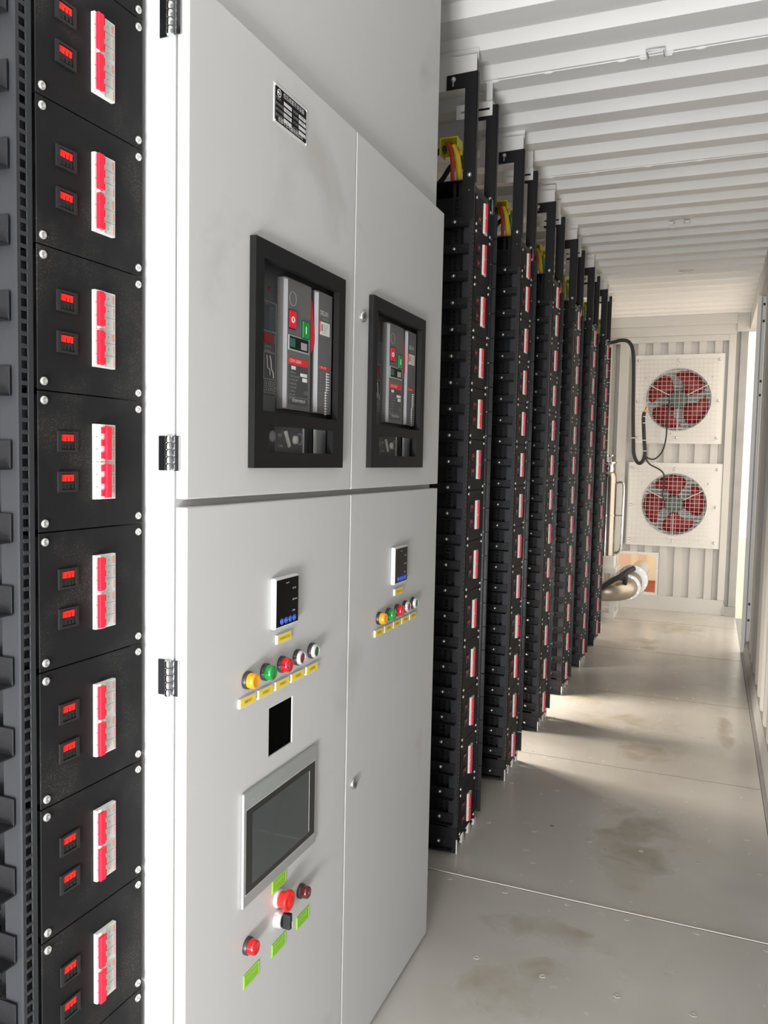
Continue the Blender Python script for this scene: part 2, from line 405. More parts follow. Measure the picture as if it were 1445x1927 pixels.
# end wall: corrugated sheet with openings, frame members
e = MB()
def endstrip(z0, z1, x0=-2.06, x1=0.16):
    pp = corr(0.1345, 0.062, 0.010, 0.030, x0, x1, -0.4400)
    for i in range(len(pp)-1):
        (a, d), (b_, g) = pp[i], pp[i+1]
        if b_ <= a: continue
        e.quad((a, YE+d+.012, z0), (b_, YE+g+.012, z0), (b_, YE+g+.012, z1), (a, YE+d+.012, z1))
endstrip(2.37, 2.62); endstrip(1.375, 1.60); endstrip(0.53, 0.64); endstrip(0.1, 0.53, -0.44, 0.16); endstrip(0.1, 0.53, -2.06, -0.82)
for z0, z1 in ((1.60, 2.37), (0.64, 1.375)):
    endstrip(z0, z1, -2.06, -0.70); endstrip(z0, z1, 0.04, 0.16)
we = tag(e.build('wall_end', 'wallp'), kind='structure')
def trim(name, boxes, m='wallp', bev=0.002):
    t = MB()
    for b_ in boxes: t.box(*b_)
    return tag(t.build(name, m, bevel=bev), kind='structure')
trim('trim_1', [(-2.06, 0.146, YE-.012, YE+.03, 0.0, 0.138), (0.090, 0.1495, YE-.02, YE+.02, .1385, 2.5695), (-2.06, 0.0895, YE-.02, YE+.02, 2.515, 2.5695),
                (-0.86, -0.775, YE-.016, YE+.02, .54, 2.515), (-1.0, -0.93, YE-.03, YE+.02, .138, 2.515)])
trim('trim_2', [(-2.06, 0.151, YE-.05, YE+.05, 2.570, 2.655), (-2.06, 0.15, YE-.09, YE+.06, 2.655, 2.745), (0.1505, 0.255, YE-.07, YE+.06, 2.585, 2.745)])
trim('trim_3', [(0.150, 0.185, YE+.0, YE+.04, 0.09, 2.6), (0.185, 0.248, YE-.03, YE+.04, 0.09, 2.6), (0.150, 0.25, YE-.04, YE+.05, 0.0, 0.09)], 'railp')
# window opening frame in end wall (pipe outlet)
wn = tag(MB().build('window_1', 'wallp'), kind='structure')
t = MB()
for b_ in ((-0.83, -0.435, YE-.006, YE+.05, 0.520, 0.545), (-0.83, -0.435, YE-.006, YE+.05, 0.128, 0.156), (-0.83, -0.81, YE-.006, YE+.05, .156, .52), (-0.457, -0.435, YE-.006, YE+.05, .156, .52)):
    t.box(*b_)
t.box(-.588, -.555, YE-.012, YE+.02, .156, .36); t.build('window_frame', 'fanpl', wn, bevel=.001)
t = MB(); 
for px, pz in ((-.446, .532), (-.446, .40), (-.446, .27), (-.446, .142), (-.63, .532), (-.81, .532)): t.lathe((px, YE-.006, pz), (0, -1, 0), [(0, .006), (.003, .005), (.004, 0)], 8)
t.build('window_frame_bolts', 'screw', wn)
# left wall (corrugated) with door opening behind the racks and at the end
def sidewall(name, xin, sgn, spans, z0, z1, m='wallp', mb=None):
    t = mb or MB()
    for (y0, y1, za, zb) in spans:
        pp = corr(0.278, 0.072, 0.068, 0.036, y0, y1, 0.115)
        for i in range(len(pp)-1):
            (a, d), (b_, g) = pp[i], pp[i+1]
            if b_ <= a: continue
            t.quad((xin+sgn*d, a, za), (xin+sgn*d, a, zb), (xin+sgn*g, b_, zb), (xin+sgn*g, b_, za))
            t.quad((xin+sgn*(d+.008), a, za), (xin+sgn*(g+.008), b_, za), (xin+sgn*(g+.008), b_, zb), (xin+sgn*(d+.008), a, zb))
    return tag(t.build(name, m), kind='structure')
sidewall('wall_left', -2.02, -1, [(YB, 3.75, 0, 2.75), (4.75, 6.45, 0, 2.75), (7.75, 8.05, 0, 2.75), (3.75, 4.75, 1.05, 2.75), (6.45, 7.75, 2.25, 2.75)], 0, 2.75, 'railp')  # darker grey on this wall stands in for the dimness behind the racks
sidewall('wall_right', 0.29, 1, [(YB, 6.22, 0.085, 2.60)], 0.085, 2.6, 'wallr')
# partition panel that closes the photographer's end beside the doorway
trim('wall_rear', [(-2.06, -1.75, YB-.02, YB, 0, 2.75)], 'wallp', 0)
# right side rails and posts
t = MB()
t.box(0.2535, 0.268, YB, 6.44, -0.03, 0.006)
t.prism([(0.268, -0.02), (0.268, 0.002), (0.287, 0.086), (0.34, 0.086), (0.34, -0.02)], 'y', YB, 6.44)
t.box(0.2535, 0.34, 6.44, 7.93, -0.06, -0.008)
tag(t.build('baseboard_right', 'railp'), kind='structure')
trim('trim_4', [(0.262, 0.36, YB, 6.40, 2.60, 2.76), (0.256, 0.36, 6.40, 8.10, 2.605, 2.76)], 'wallp')
dr = tag(MB().build('door_1', 'wallp'), kind='structure')
t = MB(); t.box(0.2500, 0.2760, 6.42, 6.47, 0.0, 2.62); t.build('door_jamb', 'white', dr, bevel=.003)
t = MB(); t.box(0.2835, 0.304, 6.44, 6.47, 0.02, 2.60)
t.build('door_jamb', 'white', dr, bevel=.002)
t = MB(); t.box(0.275, 0.30, 6.45, 6.46, 0.0, 2.6); t.build('door_seal', 'railp', dr)
t = MB()
for z in (2.55, 2.43, 2.0, 1.9, 0.37, 0.25): t.box(0.2865, 0.301, 6.4375, 6.4405, z-.014, z+.004)
t.build('door_slots', 'blackpl', dr)
# corrugation caps on the right wall post zone
trim('trim_5', [(0.3065, 0.345, 6.20, 6.47, 0.02, 2.6)], 'wallr')
# ------------------------------------------------------------------ outside
g = MB(); g.box(-14, 14, -14, 24, -0.75, -0.56); tag(g.build('ground_outside', 'palegr'), kind='structure')
g = MB(); g.box(-2.2, -0.1, 8.6, 12.9, -0.56, -0.40); tag(g.build('clay_bank', 'soil'), 'low orange clay bank outside the opening behind the pipe', 'ground')
g = MB()
g.box(-4, -0.1, 13.0, 13.2, -0.56, 3.5, 0)
for i in range(12): g.box(-4+i*0.30, -3.92+i*0.30+(0.02 if i % 3 else .08), 12.96, 13.0, -0.56, 3.5, 1)
tag(g.build('outside_wall', ['cream', 'pinkw']), 'cream wall with pinkish ribs seen through the opening behind the pipe', 'wall')
# ================================================================== SWITCHGEAR CABINET
X0 = -0.7034                       # door front plane
CY0, CY1, CYS = 0.966, 2.112, 1.5345
cab = empty('switchgear_cabinet', (-1.1, 1.54, 0), 'tall light grey switchgear cabinet with two double-height door columns beside the racks', 'cabinet')
b = MB(); b.box(-1.6, -0.727, CY0, CY1, 0.0, 2.69); 
b.build('body', 'cab', cab, bevel=.002)
def door(y0, y1, z0, z1, holes=()):
    d = MB()
    ys = sorted({y0, y1, *[h[0] for h in holes], *[h[1] for h in holes]}); zs = sorted({z0, z1, *[h[2] for h in holes], *[h[3] for h in holes]})
    for i in range(len(ys)-1):
        for j in range(len(zs)-1):
            cy, cz = (ys[i]+ys[i+1])/2, (zs[j]+zs[j+1])/2
            if any(h[0] < cy < h[1] and h[2] < cz < h[3] for h in holes): continue
            d.box(-0.7235, X0, ys[i], ys[i+1], zs[j], zs[j+1])
    o = d.build('door', 'cab', cab)
    me = o.data; bm = bmesh.new(); bm.from_mesh(me); bmesh.ops.remove_doubles(bm, verts=bm.verts, dist=1e-5)
    seen = {}
    for fc in list(bm.faces):
        key = tuple(sorted(v.index for v in fc.verts)); seen.setdefault(key, []).append(fc)
    kill = [fc for l in seen.values() if len(l) > 1 for fc in l]
    bmesh.ops.delete(bm, geom=kill, context='FACES_ONLY')
    bmesh.ops.dissolve_limit(bm, angle_limit=0.01, verts=bm.verts, edges=bm.edges)
    bm.to_mesh(me); bm.free()
    m_ = o.modifiers.new('bevel', 'BEVEL'); m_.width = 0.0022; m_.segments = 3; m_.limit_method = 'ANGLE'; m_.angle_limit = math.radians(40)
    return o
BZ = [0.0, 0.4825]
dUL = door(CY0, CYS-.002, 1.309, 2.042, [(1.137, 1.4605, 1.362, 1.7205)])
dUR = door(CYS+.002, CY1, 1.309, 2.042, [(1.137+.4825, 1.4605+.4825, 1.362, 1.7205)])
dLL = door(CY0, CYS-.002, 0.018, 1.297, [(1.2085, 1.2915, 0.844, 0.930)])
dLR = door(CYS+.002, CY1, 0.018, 1.297)
hb = MB(); hb.box(-0.7262, -0.7052, 1.209, 1.291, .8445, .9295); hb.build('cutout_dark_fill', 'void', cab)  # black fill stands in for the darkness inside the open cutout
# hinges on the left side
for z0, z1 in ((1.962, 2.018), (1.350, 1.401), (1.016, 1.070)):
    h = MB(); h.box(-0.7525, -0.7375, CY0-.0025, CY0, z0, z1); h.box(-0.7265, -0.7150, CY0-.0025, CY0-.0003, z0, z1)
    hg = h.build('hinge', 'hinge', cab, bevel=.0015)
    h = MB(); n = 5; dz = (z1-z0)/n
    for i in range(n): h.lathe((-0.732, CY0-.0045, z0+i*dz+.0006), (0, 0, 1), [(0, .0052), (.0008, .0058), (dz-.002, .0058), (dz-.0012, .0052)], 14)
    h.build('hinge_barrel', 'chrome', hg)
# locks
for (y, z) in ((1.5785, 1.675), (1.575, 0.658)):
    l = MB(); l.lathe((X0, y, z), (1, 0, 0), [(0, .0125), (.003, .0125), (.006, .0105), (.007, .0085), (.004, .0075), (.004, 0)], 24)
    lk = l.build('door_lock', 'chrome', cab)
    l = MB(); l.box(X0+.004, X0+.0075, y-.0022, y+.0022, z-.004, z+.004); l.build('lock_core', 'steel', lk)
# nameplate
nz0, nz1, ny0, ny1 = 1.9325, 1.9965, 1.1985, 1.3155
p = MB(); p.box(X0, X0+.0012, ny0, ny1, nz0, nz1, 0); p.box(X0+.0012, X0+.0014, ny0+.0035, ny1-.0035, nz0+.0035, nz1-.0035, 1)
xp = X0+.00155
p.text('低压成套开关设备', xp, ny0+.030, nz1-.0105, .0094, 2)
p.text('成都宇宏电器有限公司', xp, ny0+.013, nz0+.0085, .0088, 2)
for i, tx in enumerate(('产品型号', '额定绝缘电压Ui', '额定工作电压Ue', '额定工作电流Ie')): p.text(tx, xp, ny0+.0055, nz1-.0225-.0092*i, .0052, 3, sx=.82)
for i, tx in enumerate(('额定频率', '防护等级', '出厂编号', '出厂日期')): p.text(tx, xp, ny0+.0655, nz1-.0225-.0092*i, .0052, 3, sx=.82)
for i in range(4):
    for (a, bb, tx) in ((.0325, .060, ['', 'AC660V', 'AC400V', 'A'][i]), (.0855, .1115, ['50/60Hz', 'IP30', '', ''][i])):
        p.box(X0+.0013, X0+.00150, ny0+a, ny0+bb, nz1-.0255-.0092*i, nz1-.0195-.0092*i, 0)
        if tx: p.text(tx, xp, ny0+(a+bb)/2, nz1-.0225-.0092*i, .0048, 1, align='CENTER')
p.lathe((X0+.0014, ny0+.0165, nz1-.0125), (1, 0, 0), [(0.0, .0066), (.0002, .0066), (.0002, .0052), (.0, .0052)], 24, 2, caps=False)
p.tube([(xp, ny0+.0115, nz1-.0135), (xp, ny0+.014, nz1-.0105), (xp, ny0+.017, nz1-.0140), (xp, ny0+.0215, nz1-.0115)], .0006, 6, 2)
npo = p.build('nameplate', ['npw', 'nplate', 'prw', 'prg'], cab)
for (y, z) in ((ny0+.003, nz0+.003), (ny1-.003, nz0+.003), (ny0+.003, nz1-.003), (ny1-.003, nz1-.003)):
    r = MB(); r.lathe((X0+.0012, y, z), (1, 0, 0), [(0, .0024), (.001, .002), (.0015, 0)], 10); r.build('rivet', 'npw', npo)
# ---- air circuit breakers behind their bezels
def acb(dy):
    bz = MB(); y0, y1, z0, z1 = 1.1295+dy, 1.4680+dy, 1.3545, 1.7275
    oy0, oy1, oz0, oz1 = 1.1555+dy, 1.4395+dy, 1.4480, 1.6985
    sy0, sy1, sz0, sz1 = 1.1755+dy, 1.4185+dy, 1.3815, 1.4270
    xf, xb = X0+.012, X0
    ys = [y0, oy0, sy0, sy1, oy1, y1]; zs = [z0, sz0, sz1, oz0, oz1, z1]
    for i in range(5):
        for j in range(5):
            cy, cz = (ys[i]+ys[i+1])/2, (zs[j]+zs[j+1])/2
            if (oy0 < cy < oy1 and oz0 < cz < oz1) or (sy0 < cy < sy1 and sz0 < cz < sz1): continue
            bz.box(xb, xf, ys[i], ys[i+1], zs[j], zs[j+1])
    # inner walls going back
    a0, a1, c0, c1 = 1.1395+dy, 1.4580+dy, 1.3645, 1.7180
    for (q0, q1, r0, r1) in ((a0-.002, a0, c0-.002, c1+.002), (a1, a1+.002, c0-.002, c1+.002), (a0, a1, c0-.002, c0), (a0, a1, c1, c1+.002)):
        bz.box(-0.7235, xb, q0, q1, r0, r1)
    bz.box(-0.7180, xb, a0, a1, 1.4305, 1.4450)
    o = bz.build('breaker_bezel', 'bezel', cab)
    bm = bmesh.new(); bm.from_mesh(o.data); bmesh.ops.remove_doubles(bm, verts=bm.verts, dist=1e-5)
    seen = {}
    for fc in list(bm.faces): seen.setdefault(tuple(sorted(v.index for v in fc.verts)), []).append(fc)
    bmesh.ops.delete(bm, geom=[fc for l in seen.values() if len(l) > 1 for fc in l], context='FACES_ONLY')
    bm.to_mesh(o.data); bm.free()
    XB = -0.7225
    u = MB(); u.box(-0.7265, XB, 1.1405+dy, 1.4570+dy, 1.366, 1.717)
    br = u.build('air_circuit_breaker', 'acb_d', cab, bevel=.001)
    x = XB
    k = MB()        # control unit printing + display
    ky0, ky1 = 1.2060+dy, 1.2475+dy
    k.box(x, x+.0010, ky0-.02, ky1, 1.452, 1.640, 0)
    k.box(x, x+.0014, ky0, ky1-.002, 1.592, 1.633, 1)
    k.text('ESTM', x+.0016, ky0+.002, 1.637, .004, 3)
    for zz in (1.6405, 1.590): k.box(x, x+.0014, ky0, ky1, zz, zz+.0008, 3)
    k.box(x, x+.0014, ky1-.0008, ky1, 1.478, 1.641, 3)
    k.box(x, x+.0018, ky0, ky0+.030, 1.570, 1.586, 2)
    for i in range(4): k.text('—', x+.0015, ky0+.034, 1.584-.004*i, .005, 4)
    for i in range(2):
        k.text('AbcNGI', x+.0015, ky0+.003, 1.564-.007*i, .006, 3)
    for zz in (1.5550, 1.5535): k.box(x, x+.0013, ky0, ky1-.003, zz, zz+.0006, 3)
    k.tube([(x+.0015, ky0+.010, 1.549), (x+.0015, ky0+.012, 1.535), (x+.0015, ky0+.013, 1.528), (x+.0015, ky0+.020, 1.525), (x+.0015, ky0+.021, 1.515)], .0006, 6, 4)
    k.tube([(x+.0015, ky0+.020, 1.549), (x+.0015, ky0+.024, 1.540), (x+.0015, ky0+.026, 1.527), (x+.0015, ky0+.032, 1.520), (x+.0015, ky0+.033, 1.511)], .0008, 6, 4)
    for (yy0, yy1, zz0, zz1) in ((0, .040, 1.508, 1.5088), (0, .0008, 1.508, 1.552)): k.box(x, x+.0013, ky0+yy0, ky0+yy1, zz0, zz1, 3)
    for i in range(3):
        for j in range(2):
            yy, zz = ky0+.003+.0145*i, 1.484+.0115*j
            k.box(x, x+.0016, yy, yy+.0105, zz, zz+.0092, 3); k.box(x, x+.0019, yy+.0008, yy+.0097, zz+.0008, zz+.0084, 0)
            k.text('<^>vE+'[i+3*j], x+.0021, yy+.005, zz+.0046, .007, 4, align='CENTER')
    k.box(x, x+.0012, ky0-.001, ky1-.001, 1.453, 1.479, 5)
    k.lathe((x+.001, 1.2250+dy, 1.664), (1, 0, 0), [(0, .0032), (.001, .0028), (.0014, 0)], 12, 2)
    k.build('control_unit', ['acb_d', 'screenb', 'dkred', 'prg', 'prw', 'motor'], br)
    # centre block with chamfered left edge
    xf2 = -0.7050
    def block(ya, yb, yl, xl):
        q = MB(); zz0, zz1 = 1.459, 1.689
        q.prism([(XB, yl), (xl, yl), (xf2, ya), (xf2, yb), (XB, yb)], 'z', zz0, zz1)
        q2 = MB(); q2.prism([(xl, yl-.0005), (xf2+.0003, ya-.0002), (xf2+.0003, ya+.0006), (xl-.002, yl+.0004)], 'z', zz0+.002, zz1-.003)
        return q, q2
    q, q2 = block(1.2575+dy, 1.348+dy, 1.2500+dy, -0.7078)
    cf = q.build('front_cover', 'acb', br, bevel=.0015); q2.build('cover_edge', 'acb_l', br)
    q, q2 = block(1.3765+dy, 1.4370+dy, 1.3690+dy, -0.7090)
    q.build('side_cover', 'acb', br, bevel=.0015); q2.build('cover_edge', 'acb_l', br)
    x = xf2
    # buttons (cy, z)
    for (yy, zz, kk, ch) in ((1.2740, 1.6180, 'red_btn', 'O'), (1.3235, 1.6065, 'grn_btn', 'I')):
        q = MB(); q.box(x-.001, x+.0012, yy-.0125+dy, yy+.0125+dy, zz-.0165, zz+.0165, 2)
        q.box(x, x+.0030, yy-.011+dy, yy+.011+dy, zz-.015, zz+.015, 0)
        for (d0, d1, e0, e1) in ((-.011, -.0098, -.015, .015), (.0098, .011, -.015, .015), (-.011, .011, -.015, -.0138), (-.011, .011, .0138, .015)): q.box(x+.003, x+.0033, yy+d0+dy, yy+d1+dy, zz+e0, zz+e1, 1)
        if ch == 'O': q.lathe((x+.003, yy+dy, zz), (1, 0, 0), [(0, .0058), (.0005, .0058), (.0005, .0036), (0, .0036)], 20, 3, caps=False)
        else: q.box(x+.003, x+.0035, yy-.0009+dy, yy+.0009+dy, zz-.0065, zz+.0065, 3)
        q.build('on_button' if ch == 'I' else 'off_button', [kk, 'lblw' if 0 else kk, 'blackpl', 'prw'], br)
    q = MB(); q.box(x-.001, x+.0012, 1.262+dy, 1.340+dy, 1.5640, 1.5910, 1); q.box(x, x+.0016, 1.264+dy, 1.336+dy, 1.5665, 1.5890, 0)
    q.box(x+.001, x+.0019, 1.266+dy, 1.285+dy, 1.570, 1.5855, 2); q.box(x+.001, x+.0019, 1.307+dy, 1.330+dy, 1.5695, 1.5825, 3)
    q.build('indicator_window', ['window_dk', 'acb_l', 'teal', 'prg'], br, bevel=.0006)
    q = MB()
    q.lathe((x, 1.277+dy, 1.6555), (1, 0, 0), [(.0003, .0128), (.0006, .0126), (.0006, .0120), (.0003, .0118)], 28, 1, caps=False)
    q.build('padlock_disc', ['redp', 'prg'], br); q = MB()
    q.box(x, x+.0004, 1.264+dy, 1.337+dy, 1.5395, 1.5525, 0); q.text('CDW1-2000N', x+.0006, 1.267+dy, 1.546, .0088, 2, sx=.8)
    q.box(x, x+.0003, 1.264+dy, 1.337+dy, 1.4680, 1.5385, 3)
    q.box(x+.0002, x+.0005, 1.274+dy, 1.290+dy, 1.5310, 1.5370, 2)
    rows = ['In 2000A  Icw', 'Ui 1000V  Uimp 12kV', 'Ue  AC 400V 690V', 'Icu  80kA 50kA', 'Ics  65kA 50kA', 'Icw  50kA 1s', '50Hz  cat. B', 'GB/T 14048.2']
    for i, tx in enumerate(rows): q.text(tx, x+.0005, 1.266+dy, 1.5255-.0066*i, .0050, 1, sx=.85)
    q.box(x+.0003, x+.0005, 1.308+dy, 1.334+dy, 1.5210, 1.5270, 2); q.box(x+.0003, x+.0005, 1.316+dy, 1.334+dy, 1.5120, 1.5190, 2)
    q.box(x+.0003, x+.0005, 1.265+dy, 1.336+dy, 1.4815, 1.4820, 1)
    q.text('CCC', x+.0005, 1.322+dy, 1.492, .008, 1); q.text('德力西电气有限公司', x+.0005, 1.278+dy, 1.4755, .0062, 2, sx=.9)
    q.build('rating_label', ['redp', 'prg', 'prw', 'acb_d', 'lblw', 'gprint'], br); q = MB()
    q.text('DELIXI', x+.0005, 1.383+dy, 1.650, .0125, 4, sx=.95); q.text('ELECTRIC', x+.0005, 1.395+dy, 1.6395, .0048, 1)
    q.box(x, x+.0006, 1.381+dy, 1.385+dy, 1.613, 1.634, 0); q.box(x, x+.0006, 1.385+dy, 1.425+dy, 1.609, 1.634, 4)
    q.box(x+.0006, x+.0008, 1.388+dy, 1.395+dy, 1.616, 1.629, 5)
    for i in range(4): q.text('CDW1-2000'[:9-i], x+.0008, 1.398+dy, 1.6285-.0048*i, .0042, 5, sx=.85)
    q.build('brand_label', ['redp', 'prg', 'prw', 'acb_d', 'lblw', 'gprint'], br); q = MB()
    q.box(x, x+.0004, 1.383+dy, 1.427+dy, 1.5440, 1.5500, 0); q.text('MIC LOGIC', x+.0006, 1.388+dy, 1.547, .005, 2)
    for i in range(6): q.text(['OFF 240', 'OFF 250', 'TEST 1', 'ON 24V', 'UVT', 'MCH'][i], x+.0005, 1.385+dy, 1.535-.0075*i, .0042, 1, sx=.7)
    for i in range(16):
        yy = 1.409 + (0.0 if i > 6 else .004); q.box(x+.0002, x+.0005, yy+dy, yy+.0055+dy, 1.5385-.0052*i-.0035, 1.5385-.0052*i, 2)
        q.box(x+.0002, x+.0005, yy+.0075+dy, yy+.0135+dy, 1.5385-.0052*i-.0015-(.001 if i < 6 else 0), 1.5385-.0052*i-.0005, 2 if i < 8 else 1)
    q.build('wiring_label', ['redp', 'prg', 'prw', 'acb_d', 'lblw', 'gprint'], br)
    # red charging handle
    q = MB(); pts = [(1.352, 1.669), (1.356, 1.664), (1.361, 1.640), (1.3655, 1.615), (1.3675, 1.600), (1.3665, 1.588), (1.361, 1.577), (1.352, 1.569)]
    q.prism([(a+dy, b_) for a, b_ in pts], 'x', -0.7215, -0.7075); q.build('charging_handle', 'red_btn', br, bevel=.001)
    # lower aperture with racking mechanism
    q = MB(); zz = 1.406
    q.box(XB-.003, XB+.0004, 1.190+dy, 1.450+dy, 1.3700, 1.4285, 0)
    q.box(XB, XB+.001, 1.246+dy, 1.352+dy, 1.372, 1.4280, 1)
    q.lathe((XB, 1.2340+dy, zz+.004), (1, 0, 0), [(0, .0105), (.004, .0105), (.005, .0095), (.005, 0)], 20, 2)
    q.text('TEST', XB+.0014, 1.257+dy, zz+.006, .0075, 3); q.text('CONN', XB+.0014, 1.257+dy, zz-.013, .006, 3)
    q.prism([(1.279+dy, zz+.014), (1.286+dy, zz+.016), (1.302+dy, zz-.012), (1.295+dy, zz-.015)], 'x', XB, XB+.004, 3)
    q.lathe((XB, 1.3200+dy, zz), (1, 0, 0), [(0, .0085), (.005, .008), (.006, .006), (.006, 0)], 18, 3)
    q.lathe((XB, 1.340+dy, zz+.002), (1, 0, 0), [(0, .0120), (.002, .0120), (.002, .009), (0, .009)], 18, 4, caps=False)
    q.box(XB, XB+.002, 1.352+dy, 1.356+dy, 1.373, 1.428, 6)
    q.box(XB, XB+.005, 1.370+dy, 1.379+dy, 1.374, 1.427, 5)
    q.box(XB, XB+.003, 1.392+dy, 1.445+dy, 1.373, 1.428, 4); q.box(XB, XB+.0045, 1.392+dy, 1.402+dy, 1.373, 1.428, 6)
    q.build('racking_mechanism', ['acb_d', 'acb', 'prg', 'lblw', 'acb_l', 'blackpl', 'mcbg'], br)
for dy in BZ: acb(dy)
# ---- power meters
def meter(dy, dz):
    y0, y1, z0, z1 = 1.2060+dy, 1.2925+dy, 1.0710+dz, 1.1620+dz; xf = X0+.0108
    q = MB(); q.box(X0, xf, y0, y1, z0, z1, 0)
    o = q.build('power_meter', 'meterw', cab, bevel=.003, seg=3)
    q = MB(); q.box(xf-.001, xf+.0006, y0+.004, y1-.004, z0+.004, z1-.004, 0); x = xf+.0009
    q.text('MD  EP', x, y0+.036, z1-.0120, .0036, 1)
    for i, tx in enumerate(('kV kA', 'kW kvar', 'kWh')): q.text(tx, x, y0+.060, z1-.0240-.0205*i, .0050, 1)
    q.build('meter_screen', ['meterg', 'prw'], o, bevel=0)
    for i in range(4):
        yy = y0+.0225+.0150*i
        q = MB(); q.lathe((xf+.0005, yy, z0+.0125), (1, 0, 0), [(0, .0058), (.0012, .0056), (.0014, 0)], 20, 0)
        q.text(['S', '<', '^', '>'][i], xf+.0022, yy, z0+.0125, .0075, 1, align='CENTER'); q.build('meter_key', ['blue', 'prw'], o)
meter(0, 0); meter(.5665, .001)
def plate(y0, y1, z0, z1, txt, size=.0062):
    q = MB(); q.box(X0, X0+.0040, y0, y1, z0, z1, 0); q.box(X0+.004, X0+.0043, y0+.0013, y1-.0013, z0+.0013, z1-.0013, 1)
    q.text(txt, X0+.0045, (y0+y1)/2, (z0+z1)/2, size, 2, align='CENTER', sx=.95)
    return q.build('label_plate', ['lblw', 'yel', 'ink'], cab)
plate(1.2265, 1.2780, 1.0415, 1.0575, '多功能电力仪表', .0058); plate(1.794, 1.8475, 1.0430, 1.0590, '多功能电力仪表', .0058)
def lamp(y, z, kind, r=.0138):
    q = MB(); q.lathe((X0, y, z), (1, 0, 0), [(0, r+.0012), (.006, r+.0012), (.0075, r)], 32, 0)
    if kind in ('l_yel', 'l_grn', 'l_red', 'l_red2', 'l_dk'):
        o = q.build('pilot_lamp', 'ering', cab)
        q = MB(); q.lathe((X0+.006, y, z), (1, 0, 0), [(0, r-.0006), (.008, r-.0008), (.0125, r-.0014), (.0138, r-.003), (.0142, r-.0045), (.0136, r-.0055), (.0142, 0)], 32, 0)
        q.build('lens', kind, o)
    else:
        o = q.build('push_button', 'ering', cab)
        q = MB(); q.lathe((X0+.006, y, z), (1, 0, 0), [(0, r-.0004), (.0065, r-.0010), (.0085, r-.003), (.0085, r-.0045), (.0060, r-.0045)], 32, 0, caps=False); q.build('rim', 'silver', o)
        q = MB(); q.lathe((X0+.006, y, z), (1, 0, 0), [(0, r-.0047), (.0072, r-.0047), (.0078, r-.006), (.0078, 0)], 32, 0); q.build('push_cap', kind, o)
    return o
TX = ('储能指示', '合闸指示', '分闸指示', '分闸按钮', '合闸按钮')
for dy, dz in ((0, 0), (.5695, .0035)):
    for i, kk in enumerate(('l_yel', 'l_grn', 'l_red', 'b_red', 'b_grn')):
        yc = 1.1315+.0578*i*(1 if dy == 0 else .975)+dy
        lamp(yc, 1.0015+dz, kk); w_ = .0245
        plate(yc-w_, yc+w_, .9590+dz*1.5, .9745+dz*1.5, TX[i])
# ---- touch screen panel
q = MB(); q.box(X0, X0+.0055, 1.1190, 1.3870, .6110, .8110, 0)
hm = q.build('touch_screen_panel', 'alu', cab, bevel=.0025, seg=3)
q = MB(); x = X0+.0056
q.box(x-.0002, x+.0004, 1.1270, 1.3770, .6335, .7800, 0); q.box(x, x+.0007, 1.1465, 1.354, .6445, .7690, 1); q.box(x, x+.0009, 1.3525, 1.3545, .6465, .7670, 2)
q.build('touch_glass', ['glassb', 'glass', 'aluw'], hm)
q = MB(); q.box(x-.0002, x+.0003, 1.1260, 1.3800, .7800, .7812, 0); q.box(x-.0002, x+.0003, 1.1260, 1.3800, .6323, .6335, 0)
q.box(x-.0030, x+.0002, 1.1187, 1.1207, .6125, .8095, 0)  # white strip paints the highlight along the frame's left edge
q.text('MCGS', x+.0004, 1.1400, .7910, .0110, 0, sx=1.2); q.build('trim_logo_highlight', 'aluw', hm)
def gplate(y0, z0, tx, py):
    q = MB(); q.box(X0, X0+.0012, y0, y0+.0500, z0, z0+.0250, 0); 
    for (a0, a1, c0, c1) in ((.001, .049, .001, .002), (.001, .049, .023, .024), (.001, .002, .001, .024), (.048, .049, .001, .024)): q.box(X0+.0012, X0+.0014, y0+a0, y0+a1, z0+c0, z0+c1, 1)
    q.text(tx, X0+.0016, y0+.025, z0+.0155, .0088, 1, align='CENTER'); q.text(py, X0+.0016, y0+.025, z0+.0070, .0040, 1, align='CENTER')
    q.build('label_plate', ['grn', 'grnp'], cab)
gplate(1.2250, .5830, '急停按钮', 'EMERGENCY STOP'); gplate(1.3205, .4635, '故障指示', 'FAULT'); gplate(1.2265, .4625, '本地/远程', 'LOCAL / REMOTE'); gplate(1.1315, .4625, '电源指示', 'POWER')
# emergency stop, selector, two lamps
ey, ez = 1.2465, .5660
q = MB(); q.lathe((X0, ey, ez), (1, 0, 0), [(0, .0165), (.004, .0165), (.006, .013)], 32); es = q.build('emergency_stop', 'silver', cab)
q = MB(); q.lathe((X0+.005, ey, ez), (1, 0, 0), [(0, .0125), (.002, .0138), (.010, .0142), (.0125, .0150), (.0135, .0190), (.0185, .0195), (.0205, .0182), (.0210, .0140), (.0203, .0130), (.0215, .009), (.0218, 0)], 40); q.build('mushroom_head', 'estop', es)
ey, ez = 1.2450, .5285
q = MB(); q.lathe((X0, ey, ez), (1, 0, 0), [(0, .0160), (.012, .0155), (.014, .014), (.014, .011)], 32); se = q.build('selector_switch', 'silver', cab)
q = MB(); q.lathe((X0+.012, ey, ez), (1, 0, 0), [(0, .0135), (.003, .0130), (.003, 0)], 28, 0); q.box(X0+.014, X0+.029, ey-.0050, ey+.0050, ez-.0140, ez+.0140, 0); q.box(X0+.0275, X0+.0293, ey+.003, ey+.0052, ez-.0135, ez-.001, 1)
q.build('selector_handle', ['blackpl', 'prw'], se, bevel=.0008)
o = lamp(1.3325, .5365, 'l_dk', .0128)
q = MB(); q.text('H', X0+.0206, 1.3325, .5365, .013, 0, align='CENTER'); q.build('lens_mark', 'prg', o)
lamp(1.1415, .5360, 'l_red2', .0138)
